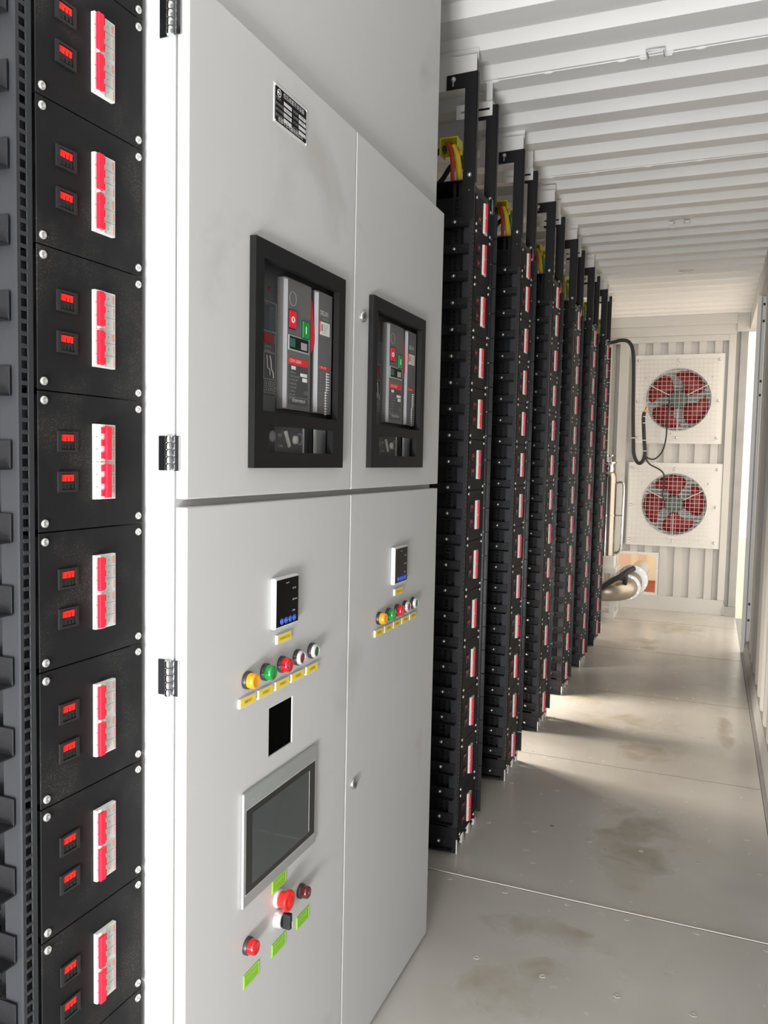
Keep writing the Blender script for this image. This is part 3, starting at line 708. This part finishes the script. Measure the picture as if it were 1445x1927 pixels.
# ================================================================== BATTERY MODULE (prototype, local origin = front/near/bottom corner of its slot)
PZ = 0.178; XF = -0.774
def make_module(flip=False, bottom=False, top=False, loc=(0, 0, 0)):
    PZ = .110 if top else 0.178; sh = -.0375 if top else 0.0
    root = empty('battery_module', loc, 'black battery module', 'battery module', 'battery modules in the racks')
    L0 = Vector(loc)
    def W(mb, name, mats, parent=root, bevel=0.0, at=(0, 0, 0)):
        o = mb.build(name, mats, parent, bevel=bevel, origin=tuple(Vector(at))) if False else None
        me = bpy.data.meshes.new(name); me.from_pydata([tuple(Vector(v)-Vector(at)) for v in mb.v], [], mb.f)
        for k_ in (mats if isinstance(mats, list) else [mats]): me.materials.append(K[k_])
        me.polygons.foreach_set('material_index', mb.m); me.polygons.foreach_set('use_smooth', mb.sm); me.update()
        o = bpy.data.objects.new(name, me); COL.objects.link(o); o.parent = parent
        pat = Vector((0, 0, 0)); pp = parent
        while pp is not None and pp is not root: pat += pp.location; pp = pp.parent
        o.location = Vector(at)-pat
        if bevel:
            b_ = o.modifiers.new('bevel', 'BEVEL'); b_.width = bevel; b_.segments = 1; b_.limit_method = 'ANGLE'
        return o
    zb = 0.016 if bottom else 0.0008
    m_ = MB(); m_.box(-.002, 0, 0, .1955, zb, PZ-.0008); W(m_, 'front_panel', 'dusty', bevel=.0005)
    m_ = MB(); m_.box(-.66, -.002, .007, .188, zb+.003, PZ-.005); W(m_, 'casing', 'black')
    for (y, z) in ((.0092, .0115 if not bottom else .027), (.186, .0115 if not bottom else .027), (.0092, PZ-.012), (.186, PZ-.012)):
        m_ = MB(); m_.lathe((0, y, z), (1, 0, 0), [(0, .0056), (.0016, .0054), (.0030, .0040), (.0033, .0022), (.0018, .0020), (.0018, 0)], 12)
        W(m_, 'screw', 'screw', at=(0, y, z))
    for zc_ in ((.0320,) if top else (.1153, .0635)):
        m_ = MB()
        for (a0, a1, c0, c1) in ((-.0172, .0172, .0105, .0133), (-.0172, .0172, -.0133, -.0105), (-.0172, -.0120, -.0105, .0105), (.0120, .0172, -.0105, .0105)):
            m_.box(0, .0028, .0478+a0, .0478+a1, zc_+c0, zc_+c1)
        m_.box(0, .0004, .0358, .0598, zc_-.0105, zc_+.0105)
        s_ = W(m_, 'socket', 'blackpl', at=(0, .0478, zc_))
        for kk, dz, nm in (('redplug', .0047, 'red_contact'), ('blackpl', -.0050, 'black_contact')):
            m_ = MB(); m_.box(.0004, .0014, .0368, .0588, zc_+dz+.0012, zc_+dz+.0045)
            for yy in (.0368, .0415, .0478, .0540): m_.box(.0004, .0017, yy, yy+.0040, zc_+dz-.0042, zc_+dz+.0013)
            W(m_, nm, kk, s_)
    for j in range(2):
        z1 = .1405+sh-.0510*j; z0 = z1-.0505
        m_ = MB(); y0, y1 = .0935, .1315
        m_.box(-.02, .0060, y0, y1, z0, z1, 0)
        m_.prism([(.006, .0985), (.0090, .0995), (.0090, .1080), (.006, .1110)], 'z', z0+.0004, z1-.0004, 0)
        m_.box(.006, .00625, .1125, y1-.001, z0+.001, z1-.001, 1)
        for i in range(3):
            zz = z0+.01683*i
            if i: m_.box(.0045, .0064, y0-.0001, y1+.0001, zz-.0003, zz+.0003, 2)
            m_.box(.0062, .0065, y1-.0036, y1-.0026, zz+.0025, zz+.0140, 3)
        m_.text('DELIXI', .0066, y1-.0058, z0+.0420, .0042, 3, align='CENTER', rot=-PI/2, sx=.8)
        for i in range(3): m_.lathe((.0062, .118, z0+.0085+.01683*i), (1, 0, 0), [(0, .0009), (.0003, .0009), (.0003, 0)], 8, 4)
        br = W(m_, 'circuit_breaker', ['mcbw', 'mcbg', 'line', 'orange', 'gprint'])
        m_ = MB(); yb0, yb1 = (.1060, .1165) if flip else (.0925, .1030)
        m_.box(.0085, .0140, yb0, yb1, z0+.0022, z1-.0022)
        for i in range(3):
            zz = z0+.0085+.01683*i
            m_.prism([(.0062, .0995), (.0105, .0980 if not flip else .1000), (.0115, .1075), (.0062, .1085)], 'z', zz-.0042, zz+.0042)
        W(m_, 'handle', 'lever', br, bevel=.0009)
    return root
# ================================================================== RACKS
RZ = 2.312
def make_rack(near=False, loc=(0, 0, 0), label=''):
    root = empty('battery_rack', loc, label, 'rack', 'battery racks')
    def P(mb, name, mats, parent=root, bevel=0.0, at=(0, 0, 0)):
        me = bpy.data.meshes.new(name); me.from_pydata([tuple(Vector(v)-Vector(at)) for v in mb.v], [], mb.f)
        for k_ in (mats if isinstance(mats, list) else [mats]): me.materials.append(K[k_])
        me.polygons.foreach_set('material_index', mb.m); me.polygons.foreach_set('use_smooth', mb.sm); me.update()
        o = bpy.data.objects.new(name, me); COL.objects.link(o); o.parent = parent; o.location = at
        if bevel:
            b_ = o.modifiers.new('bevel', 'BEVEL'); b_.width = bevel; b_.segments = 1; b_.limit_method = 'ANGLE'
        return o
    # near upright: front strip with a row of square holes, side flange at right angles to it
    m_ = MB(); ya, yb = .0060, .0155
    m_.box(-.004, -.002, 0, ya, .0, RZ); m_.box(-.004, -.002, yb, .0245, .0, RZ)
    hp = PZ/12; z = .03; n = int((RZ-.06)/hp)
    m_.box(-.004, -.002, ya, yb, 0, z)
    for i in range(n):
        m_.box(-.004, -.002, ya, yb, z, z+hp-.0098); z += hp
    m_.box(-.004, -.002, ya, yb, z, RZ)
    m_.box(-.032, -.004, 0, .002, 0, RZ); m_.box(-.032, -.030, .002, .0190, 0, RZ); m_.box(-.0135, -.004, .0225, .0245, 0, RZ)
    P(m_, 'upright', 'blackfl', bevel=.0005)
    m_ = MB(); xh0, xh1 = -.0680, -.0585
    m_.box(-.078, xh0, .0175, .019, 0, RZ); m_.box(xh1, -.046, .0175, .019, 0, RZ); z = .03
    for i in range(n):
        m_.box(xh0, xh1, .0175, .019, z, z+hp-.0098); z += hp
    P(m_, 'upright', 'blacksat')
    Dp = .92; ry = .2500 if not near else .2290
    if not near:
        m_ = MB()
        m_.prism([(-.0060, .2250), (.001, .2255), (.001, .2480), (-.0030, .2520), (-.0225, .2545), (-.0225, .2525), (-.006, .2500), (-.004, .2450), (-.004, .2250)], 'z', .03, RZ)
        P(m_, 'upright', 'blackgl')
        m_ = MB()
        for i in range(25): m_.box(-.050, .0140, .2630, .2650, .045+.089*i, .045+.089*i+.0862)
        m_.box(-.050, -.002, .2600, .2630, .03, .045+.089*25)
        P(m_, 'side_flange', 'blacksat')
    for y in (.0, ry-.03):
        m_ = MB(); m_.box(-Dp, -Dp+.035, y, y+.03, 0, RZ); P(m_, 'rear_post', 'black')
    m_ = MB(); m_.box(-Dp, -.035, .002, ry, RZ-.004, RZ); m_.box(-.012, -.004, .0260, ry-.024, 2.276, 2.298); P(m_, 'top_plate', 'black')
    m_ = MB(); m_.box(-Dp+.04, .004, -.003, .000, 0.0, .088); m_.box(-Dp+.04, -.004, ry-.004, ry-.001, 0.04, .088); m_.box(-Dp+.04, -.008, .003, ry-.004, .012, .018); P(m_, 'base_frame', 'black')
    rail = None
    for i in range(25):
        zt = .026+.0245+.089*i+.0015
        if zt < .09 and False: continue
        if rail is None:
            m_ = MB(); m_.box(-.62, -.0112, -.0045, -.0020, -.036, 0); m_.box(-.62, -.0112, -.0270, -.0045, -.036, -.0335)
            m_.lathe((-.042, -.0045, -.017), (0, -1, 0), [(0, .0042), (.0004, .004), (.0004, 0)], 10, 1)
            rail = P(m_, 'support_rail', ['black', 'blackpl'], bevel=.0008); rail.location = (0, 0, zt)
            m_ = MB(); m_.lathe((-.063, -.0045, -.0165), (0, -1, 0), [(0, .0070), (.003, .0068), (.0055, .0050), (.0066, .0022), (.0068, 0)], 14); bo = P(m_, 'bolt', 'screw', rail)
        else:
            r2 = rail.copy(); COL.objects.link(r2); r2.location = (0, 0, zt)
            b2 = bo.copy(); COL.objects.link(b2); b2.parent = r2
    for k_, y in enumerate((.001, .090, .170, .247)):
        if near and y > .23: continue
        m_ = MB()
        if k_ == 0: m_.box(.0002, .0055, y-.007, y-.0035, 0, .050)
        else: m_.prism([(y-.012, 0.001), (y+.014, 0.001), (y+.014, .024), (y+.006, .038), (y-.002, .038), (y-.012, .018)], 'x', -.016, -.002)
        P(m_, 'foot', 'lblw', bevel=.0008)
    if not near:
        for y in (-.003, .2620):
            m_ = MB(); zt = 2.655
            m_.prism([(-.0380, 2.18), (.002, 2.18), (.005, zt), (-.103, zt-.003), (-.103, zt-.050), (-.0380, zt-.050)], 'y', y-.003, y)
            m_.box(.002, .005, y-.003, y+.016, 2.30, zt)
            tb = P(m_, 'top_bracket', 'black', bevel=.0006)
            m_ = MB(); m_.lathe((-.016, y-.003, 2.322), (0, -1, 0), [(0, .0085), (.004, .008), (.006, .0055), (.008, .003), (.008, 0)], 14); P(m_, 'bolt', 'screw', tb)
            if y < 0:
                m_ = MB(); m_.lathe((-.080, y-.003, zt-.018), (0, -1, 0), [(0, .0090), (.002, .0090), (.003, .006), (.008, .0055), (.009, 0)], 14)
                m_.box(-.083, -.077, y-.0042, y-.003, zt-.040, zt-.014); P(m_, 'bolt', 'screw', tb)
                m_ = MB(); m_.lathe((-.016, y-.003, 2.272), (0, -1, 0), [(0, .004), (.003, .003), (.0035, 0)], 10); P(m_, 'bolt', 'hinge', tb)
    return root
R0 = .730; RS = [2.628+.703*k for k in range(6)]
rack_near = make_rack(True, (XF, R0, 0), 'black battery rack nearest the camera, left of the grey cabinet')
racks = []
for k, r in enumerate(RS):
    if k == 0: rk = make_rack(False, (XF, r, 0), '')
    else: rk = copy_tree(racks[0]); rk.location = (XF, r, 0)
    rk['label'] = 'tall black battery rack, %s one beyond the grey cabinet%s' % (ORD[k], ['', '', '', '', '', ', nearest the fans'][k])
    racks.append(rk)
mod = make_module(False, False); mod_f = make_module(True, False); mod_b = make_module(False, True); mod_t = make_module(False, False, True)
protos = {'std': [mod, False], 'flip': [mod_f, False], 'low': [mod_b, False], 'top': [mod_t, False]}
def place_module(r, k, flip, label):
    pr_ = protos['flip' if flip else 'low' if k == 0 else 'top' if k == 12 else 'std']
    o = pr_[0] if not pr_[1] else copy_tree(pr_[0]); pr_[1] = True
    o.location = (XF, r+.0285, .026+PZ*k); o['label'] = label; return o
for k in range(13):
    n = 11-k     # k=11 is the first seen at the top edge
    fl = (k == 7)
    if 2 <= k <= 11:
        lab = ('battery module in nearest left rack, %s below the photo top edge' % ORD[n]) if not fl else 'battery module in nearest left rack with its red breaker levers turned right'
    elif k == 12: lab = 'short battery module at the very top of the nearest left rack'
    else: lab = 'battery module at the foot of nearest left rack, %s from floor' % ORD[k]
    place_module(R0, k, fl, lab)
for i, r in enumerate(RS):
    for k in range(13):
        fl = (i == 1 and k == 3)
        place_module(r, k, fl, 'battery module %s from the top in the %s rack beyond the cabinet' % (ORD[12-k], ORD[i]))
# ---- white ceiling angles that hold the rack brackets
for i, r in enumerate(RS):
    for j in range(2):
        q = MB(); o_ = (-1.0, r, 2.66)
        xe = XF-.012 if j == 0 else XF-.012
        if j == 0:
            y = r-.0005; q.box(-.96, XF-.002, y, y+.003, 2.606, 2.712); q.box(-.96, XF-.006, y+.003, y+.040, 2.709, 2.712); q.box(-.96, XF-.006, y+.037, y+.040, 2.712, 2.750)
        else:
            y = r+.2520; zz0, zz1 = 2.616, 2.664; xs = XF-.014; x_end = xs-.135
            q.box(x_end, xs, y, y+.0025, zz0, zz0+.020); q.box(x_end, xs, y, y+.0025, zz1-.020, zz1)
            q.box(xs-.010, xs, y, y+.0025, zz0+.02, zz1-.02); q.box(xs-.075, xs-.055, y, y+.0025, zz0+.02, zz1-.02); q.box(x_end, xs-.118, y, y+.0025, zz0+.02, zz1-.02)
            q.box(x_end, xs, y, y+.026, zz1, zz1+.0025); q.box(xs-.030, xs-.008, y+.024, y+.0265, zz1, 2.750)
        tag(q.build('ceiling_angle', 'fanpl', origin=(-1.0, r, 2.66)), 'white ceiling angle at the %s bracket of the %s rack beyond the cabinet' % (('near', 'far')[j], ORD[i]), 'bracket', 'ceiling angles above the racks')
# ---- battery cables with yellow terminal covers on top of every rack
for i, r in enumerate(RS):
    for j in range(2):
        yy = r+(.045 if j == 0 else .175); zt = RZ+.052; x = -.895+.012*j
        t = empty('battery_cable', (x, yy, zt), 'yellow-capped cable, %s of two on top of %s rack beyond the cabinet' % (('nearer', 'farther')[j], ORD[i]), 'cable', 'battery cables on top of the racks')
        q = MB()
        q.tube([(x-.30, yy, zt-.042), (x-.10, yy, zt-.01), (x-.03, yy, zt+.06), (x+.005, yy, zt+.075)], .009, 10); q.build('cable', 'blackrub', t)
        q = MB(); q.box(x-.010, x+.055, yy-.028, yy+.030, zt+.095, zt+.100); q.box(x-.010, x+.055, yy+.026, yy+.030, zt+.055, zt+.100); q.box(x+.051, x+.055, yy-.028, yy+.03, zt+.065, zt+.100); q.box(x-.010, x-.006, yy-.028, yy+.03, zt+.045, zt+.1); q.build('terminal_cover', 'yelc', t, bevel=.003)
        q = MB(); q.tube([(x+.028, yy+.005, zt+.085), (x+.040, yy+.018, zt+.050), (x+.050, yy+.03, zt-.050)], .0105, 10); q.build('heat_shrink', 'ycab' if (i+j) % 2 == 0 else 'ycab', t)
        q = MB(); q.tube([(x+.020, yy-.018, zt+.080), (x+.030, yy-.012, zt+.040), (x+.034, yy-.008, zt-.050)], .007, 8); q.build('heat_shrink', 'rcab' if j == 0 else 'gcab', t)
        q = MB(); q.lathe((x+.005, yy-.005, zt+.055), (0, -.5, .6), [(0, .007), (.008, .007), (.010, .004), (.018, .004)], 6, 0, smooth=False); q.build('terminal_nut', 'nutd', t)
# ---- ceiling lashing rings
for y, tx in ((2.87, 'nearest the camera'), (4.85, 'midway along the ceiling'), (6.11, 'farthest along the ceiling')):
    q = MB(); z = zc-.009
    q.tube([(-.285, y+.03, z), (-.262, y+.03, z), (-.262, y-.028, z-.004), (-.207, y-.028, z-.004), (-.207, y+.03, z), (-.184, y+.03, z)], .0045, 8, smooth_path=False)
    for xx in (-.275, -.194): q.box(xx-.014, xx+.014, y+.024, y+.044, z, zc+.001)
    tag(q.build('lashing_ring', 'fanpl', origin=(-.235, y, zc)), 'small white welded wire ring under the corrugated ceiling, '+tx, 'ring', 'ceiling rings')
# ================================================================== FANS
def fan(cx, cz, x0, x1, z0, z1, ang, label):
    t = empty('exhaust_fan', (cx, YE, cz), label, 'fan', 'exhaust fans on the end wall')
    R_ = .290
    # mounting plate with round hole
    N = 64; q = MB(); yp = YE-.012
    ring = [(cx+R_*math.cos(2*PI*i/N), cz+R_*math.sin(2*PI*i/N)) for i in range(N)]
    def sq(i):
        th = 2*PI*i/N; c_, s_ = math.cos(th), math.sin(th)
        tx = ((x1-cx) if c_ > 0 else (x0-cx))/c_ if abs(c_) > 1e-6 else 1e9
        tz = ((z1-cz) if s_ > 0 else (z0-cz))/s_ if abs(s_) > 1e-6 else 1e9
        k_ = min(abs(tx), abs(tz)); return (cx+k_*c_, cz+k_*s_)
    for i in range(N):
        j = (i+1) % N; a, b_ = ring[i], ring[j]; c1, d1 = sq(i), sq(j)
        q.quad((a[0], yp, a[1]), (b_[0], yp, b_[1]), (d1[0], yp, d1[1]), (c1[0], yp, c1[1]))
        q.add([(a[0], yp, a[1]), (a[0], yp+.075, a[1]), (b_[0], yp+.075, b_[1]), (b_[0], yp, b_[1])], [(0, 1, 2, 3)], 0, True)
        dd = .012
    for (X_, Z_) in ((x0, z0), (x1, z0), (x1, z1), (x0, z1)): q.add([(X_, yp, Z_)]*1+[(cx, yp, cz)]*0, [], 0)
    corners = [(x0, z0), (x1, z0), (x1, z1), (x0, z1)]
    for (X_, Z_) in corners:   # fill the corners missed by the fan of quads
        best = sorted(range(N), key=lambda i: (sq(i)[0]-X_)**2+(sq(i)[1]-Z_)**2)[:2]
        A, B = sq(best[0]), sq(best[1]); q.add([(A[0], yp, A[1]), (B[0], yp, B[1]), (X_, yp, Z_)], [(0, 1, 2)], 0)
    for (a0, a1, c0, c1) in ((x0, x1, z0, z0+.002), (x0, x1, z1-.002, z1), (x0, x0+.002, z0, z1), (x1-.002, x1, z0, z1)): q.box(a0, a1, yp-.004, YE+.012, c0, c1)
    q.build('mounting_plate', 'fanpl', t)
    q = MB(); q.lathe((cx, YE+.0, cz), (0, 1, 0), [(0, R_-.002), (.06, R_-.004), (.06, R_-.012)], 48, 0, caps=False); q.lathe((cx, yp-.003, cz), (0, 1, 0), [(.003, R_+.006), (0, R_+.004), (0, R_-.003), (.01, R_-.003)], 48, 0, caps=False); q.build('shroud_ring', 'louv', t)
    q = MB(); n = 17
    for i in range(n):
        zz = cz-.30+i*.0355; q.add([(cx-.31, YE+.100, zz), (cx+.31, YE+.100, zz), (cx+.31, YE+.128, zz+.039), (cx-.31, YE+.128, zz+.039)], [(0, 1, 2, 3)], 0)
        q.box(cx-.31, cx+.31, YE+.096, YE+.100, zz-.003, zz+.006)
    q.box(cx-.32, cx+.32, YE+.131, YE+.133, cz-.33, cz+.33); q.build('louvre', 'louv', t)
    # blades
    out = [(.075, -18), (.13, -27), (.19, -30), (.24, -27), (.270, -16), (.278, 3), (.276, 24), (.262, 41), (.235, 50), (.20, 43), (.16, 31), (.12, 24), (.075, 21)]
    for k_ in range(4):
        q = MB(); A = math.radians(ang+90*k_); top = []; bot = []
        for (r_, a_) in out:
            th = A+math.radians(a_); tw = -a_/40*.022*(r_/.27); X_, Z_ = cx+r_*math.cos(th), cz+r_*math.sin(th)
            top.append((X_, YE+.028+tw, Z_)); bot.append((X_, YE+.032+tw, Z_))
        n_ = len(out); c0 = (cx+.17*math.cos(A), YE+.026, cz+.17*math.sin(A)); c1 = (c0[0], YE+.030, c0[2])
        vs = top+bot+[c0, c1]; fs_ = []
        for i in range(n_):
            j = (i+1) % n_; fs_ += [(2*n_, j, i), (2*n_+1, n_+i, n_+j), (i, j, n_+j, n_+i)]
        q.add(vs, fs_, 0, True); q.build('blade', 'blade', t)
    q = MB(); q.lathe((cx, YE-.050, cz), (0, 1, 0), [(0, .03), (0.0, .055), (.006, .072), (.02, .080), (.075, .080), (.085, .085)], 28)
    for i in range(14):
        th = 2*PI*i/14; q.box(cx+.083*math.cos(th)-.004, cx+.083*math.cos(th)+.004, YE-.035, YE+.02, cz+.083*math.sin(th)-.004, cz+.083*math.sin(th)+.004)
    q.build('motor', 'motor', t)
    for a_ in (28, 152, 270):
        th = math.radians(a_); q = MB(); q.tube([(cx+.075*math.cos(th), YE-.01, cz+.075*math.sin(th)), (cx+R_*math.cos(th), YE-.014, cz+R_*math.sin(th))], .0045, 6); q.build('support_arm', 'louv', t)
    # wire guard
    q = MB(); gx0, gx1, gz0, gz1 = x0+.012, x0+.012+.0392*18.5, z0+.025, z1-.045; yg = YE-.062; p_ = .0392; wr = .0012
    i = 0; xx = gx0
    while xx <= gx1+.001: q.box(xx-wr, xx+wr, yg, yg+.0032, gz0, gz1); xx += p_
    zz = gz0
    while zz <= gz1+.001: q.box(gx0, gx1, yg-.0032, yg, zz-wr, zz+wr); zz += p_
    q.build('wire_guard', 'mesh', t)
    for bx in (x0+.032, cx-.002, x1-.045):
        for bz_ in (z0+.055, cz-.015, z1-.055):
            if bx == cx-.002 and bz_ == cz-.015: continue
            q = MB(); q.lathe((bx, yp, bz_), (0, -1, 0), [(0, .013), (.002, .013), (.003, .007), (.055, .006), (.057, .011), (.062, .010), (.063, 0)], 12); q.build('bolt', 'screw', t)
    for (bx, bz_) in ((cx+.24*1.22, cz+.20), (cx-.24*1.22, cz+.20), (cx-.05, cz-.318), (cx-.01, cz+.32)):
        q = MB(); q.lathe((bx, yp, bz_), (0, -1, 0), [(0, .009), (.006, .008), (.008, 0)], 10); q.build('bolt', 'screw', t)
    return t
fan(-.3245, 1.985, -.716, .065, 1.577, 2.400, 48, 'upper red-bladed exhaust fan behind a wire grid on the end wall')
fan(-.3225, 1.010, -.740, .086, .612, 1.398, 2, 'lower red-bladed exhaust fan behind a wire grid on the end wall')
# ---- fan cables
cb = empty('fan_cable', (-.72, 7.86, 2.0), 'thick black cable looping down beside the upper fan', 'cable')
q = MB(); yc = 7.875
q.tube([(-1.45, yc, 2.50), (-.975, yc, 2.515), (-.85, yc, 2.535), (-.775, yc, 2.515), (-.735, yc, 2.42), (-.722, yc, 2.20), (-.712, yc, 1.85), (-.700, yc, 1.60), (-.690, yc, 1.47), (-.655, yc, 1.395), (-.615, yc, 1.40), (-.592, yc, 1.48), (-.605, yc, 1.62), (-.618, yc, 1.80), (-.612, yc, 1.865)], .0165, 12)
q.build('sheath', 'blackrub', cb)
q = MB(); q.tube([(-.612, yc, 1.86), (-.600, yc, 1.885), (-.590, yc, 1.90)], .010, 8, 0); q.lathe((-.596, yc-.01, 1.885), (.3, 0, 1), [(0, .016), (.025, .014)], 10, 0); q.build('yellow_core', 'brass', cb)
q = MB()
for z in (1.82, 1.76, 1.60, 1.50): q.lathe((-.612 if z > 1.7 else (-.604 if z > 1.55 else -.594), yc, z), (0, 0, 1), [(0, .0185), (.006, .0185)], 12, 0)
q.lathe((-.702, yc, 1.62), (0, 0, 1), [(0, .0185), (.007, .0185)], 12, 0)
q.build('cable_tie', 'prw', cb)
q = MB(); q.tube([(-.594, yc-.004, 1.47), (-.56, yc, 1.435), (-.50, yc, 1.432), (-.44, yc, 1.50), (-.412, yc, 1.62), (-.408, yc, 1.78), (-.40, 7.88, 1.90), (-.395, 7.90, 1.975)], .0065, 8)
tag(q.build('motor_lead', 'blackrub', origin=(-.43, yc, 1.6)), 'thin black lead curving up to the motor of the upper fan', 'cable', 'thin fan motor leads')
q = MB(); q.tube([(-.594, yc-.004, 1.46), (-.55, yc, 1.385), (-.46, yc, 1.335), (-.418, yc, 1.29), (-.412, yc, 1.20), (-.420, 7.88, 1.10), (-.405, 7.90, 1.04)], .0065, 8)
tag(q.build('motor_lead', 'blackrub', origin=(-.43, yc, 1.2)), 'thin black lead dropping to the motor of the lower fan', 'cable', 'thin fan motor leads')
# ================================================================== WATER TANK, STAND AND PIPE
ty = 7.42; tx = -.868; tr = .082
tk = empty('filter_tank', (tx, ty, .45), 'slim stainless steel cylinder tank with a T-handle valve standing on white frame', 'tank')
q = MB(); q.lathe((tx, ty, .555), (0, 0, 1), [(0, tr), (.70, tr), (.735, tr*.9), (.75, tr*.75)], 40); q.build('cylinder', 'steel', tk)
q = MB(); q.lathe((tx, ty, 1.30), (0, 0, 1), [(0, .062), (.01, .055), (.07, .058), (.085, .078), (.095, .078), (.095, .0)], 32); q.build('collar', 'chrome', tk)
q = MB(); q.lathe((tx+.018, ty-.02, 1.39), (0, 0, 1), [(0, .014), (.05, .011), (.052, .03), (.066, .034), (.07, .0)], 20); q.build('valve_handle', 'chrome', tk)
q = MB(); q.box(tx-.10, tx+.092, ty-.09, ty+.09, .452, .555); q.build('base_block', 'fanpl', tk, bevel=.004)
q = MB(); q.tube([(tx+.075, ty, 1.20), (tx+.12, ty, 1.215), (tx+.142, ty, 1.17), (tx+.143, ty, .95), (tx+.140, ty, .70), (tx+.130, ty, .61), (tx+.10, ty, .578), (tx+.07, ty, .58)], .0115, 10); q.build('side_tube', 'chrome', tk)
q = MB(); q.lathe((tx, ty, .91), (0, 0, 1), [(0, tr+.004), (.014, tr+.004)], 40); q.box(tx, tx+.145, ty-.012, ty+.012, .912, .922); q.build('clamp_band', 'steel', tk)
st = empty('tank_stand', (-.9, 7.55, 0), 'white welded square-tube stand under the stainless tank', 'stand')
q = MB(); q.box(-1.25, -.755, 7.30, 7.35, .405, .45); q.box(-1.25, -.755, 7.62, 7.67, .405, .45); q.box(-.80, -.755, 7.35, 7.62, .405, .45); q.box(-1.25, -.755, 7.30, 7.67, .447, .452); q.build('top_frame', 'fanpl', st, bevel=.002)
for yy in (7.30, 7.63):
    q = MB(); q.box(-.80, -.757, yy, yy+.042, .048, .405); q.build('leg', 'fanpl', st, bevel=.002)
    q = MB(); q.box(-1.22, -1.178, yy, yy+.042, .048, .405); q.build('leg', 'fanpl', st, bevel=.002)
q = MB(); q.box(-1.25, -.757, 7.30, 7.342, 0, .048); q.box(-.80, -.757, 7.342, 7.63, 0, .048); q.box(-1.25, -.757, 7.63, 7.672, 0, .048); q.build('bottom_frame', 'fanpl', st, bevel=.002)
pp_ = empty('water_pipe', (-.7, 7.5, .27), 'bent steel pipe elbow with two bolted flanges leading out of the end wall opening', 'pipe')
pr_ = .088; pcz = .265
q = MB(); path = [(-1.35, 7.16, pcz), (-.95, 7.16, pcz), (-.82, 7.16, pcz)]
for a_ in range(0, 91, 12): path.append((-.82+.165*math.sin(math.radians(a_)), 7.16+.165*(1-math.cos(math.radians(a_))), pcz+.0002*a_))
path += [(-.655, 7.36, pcz+.02)]
q.tube(path, pr_, 28, smooth_path=False); q.build('elbow', 'pipe', pp_)
q = MB(); q.lathe((-.90, 7.16, pcz), (1, 0, 0), [(0, pr_+.002), (.004, pr_+.006), (.010, pr_+.002)], 28, caps=False); q.lathe((-.93, 7.16, pcz), (1, 0, 0), [(0, pr_+.002), (.004, pr_+.005), (.010, pr_+.002)], 28, caps=False); q.build('weld_bead', 'flange', pp_)
def flange(y, cx, cz, R_, n):
    q = MB(); q.lathe((cx, y, cz), (0, 1, 0), [(0, R_-.003), (.003, R_), (.022, R_), (.025, R_-.003)], 40); o = q.build('flange', 'flange', pp_)
    for i in range(n):
        th = 2*PI*(i+.5)/n; q = MB(); q.lathe((cx+(R_-.018)*math.cos(th), y-.012, cz+(R_-.018)*math.sin(th)), (0, 1, 0), [(0, .009), (.05, .009)], 6, smooth=False); q.build('flange_bolt', 'screw', o)
flange(7.36, -.655, pcz+.018, .116, 8)
q = MB(); q.tube([(-.655, 7.38, pcz+.018), (-.640, 7.70, .305), (-.64, 8.6, .305)], .086, 28, smooth_path=False); q.build('straight_pipe', 'pipe', pp_)
flange(7.66, -.640, .312, .140, 10)
hs = empty('black_hose', (-.75, 7.1, .35), 'black ribbed hose with a clamp lying over the steel pipe elbow', 'hose')
q = MB(); q.tube([(-1.15, 7.04, .20), (-.95, 7.04, .245), (-.867, 7.05, .290), (-.80, 7.06, .345), (-.74, 7.08, .385), (-.68, 7.12, .415), (-.635, 7.18, .455), (-.60, 7.25, .47)], .024, 12); q.build('hose', 'blackrub', hs)
q = MB(); q.lathe((-.665, 7.13, .425), (-.5, .1, -.42), [(0, .031), (.05, .031)], 12); q.lathe((-.66, 7.17, .385), (0, .2, -1), [(0, .024), (.05, .020)], 12); q.build('hose_coupling', 'blackpl', hs)
q = MB(); q.lathe((-.745, 7.10, .358), (.6, 0, .5), [(0, .018), (.03, .015)], 10); q.build('brass_nipple', 'brass', hs)
bpy.context.view_layer.update()
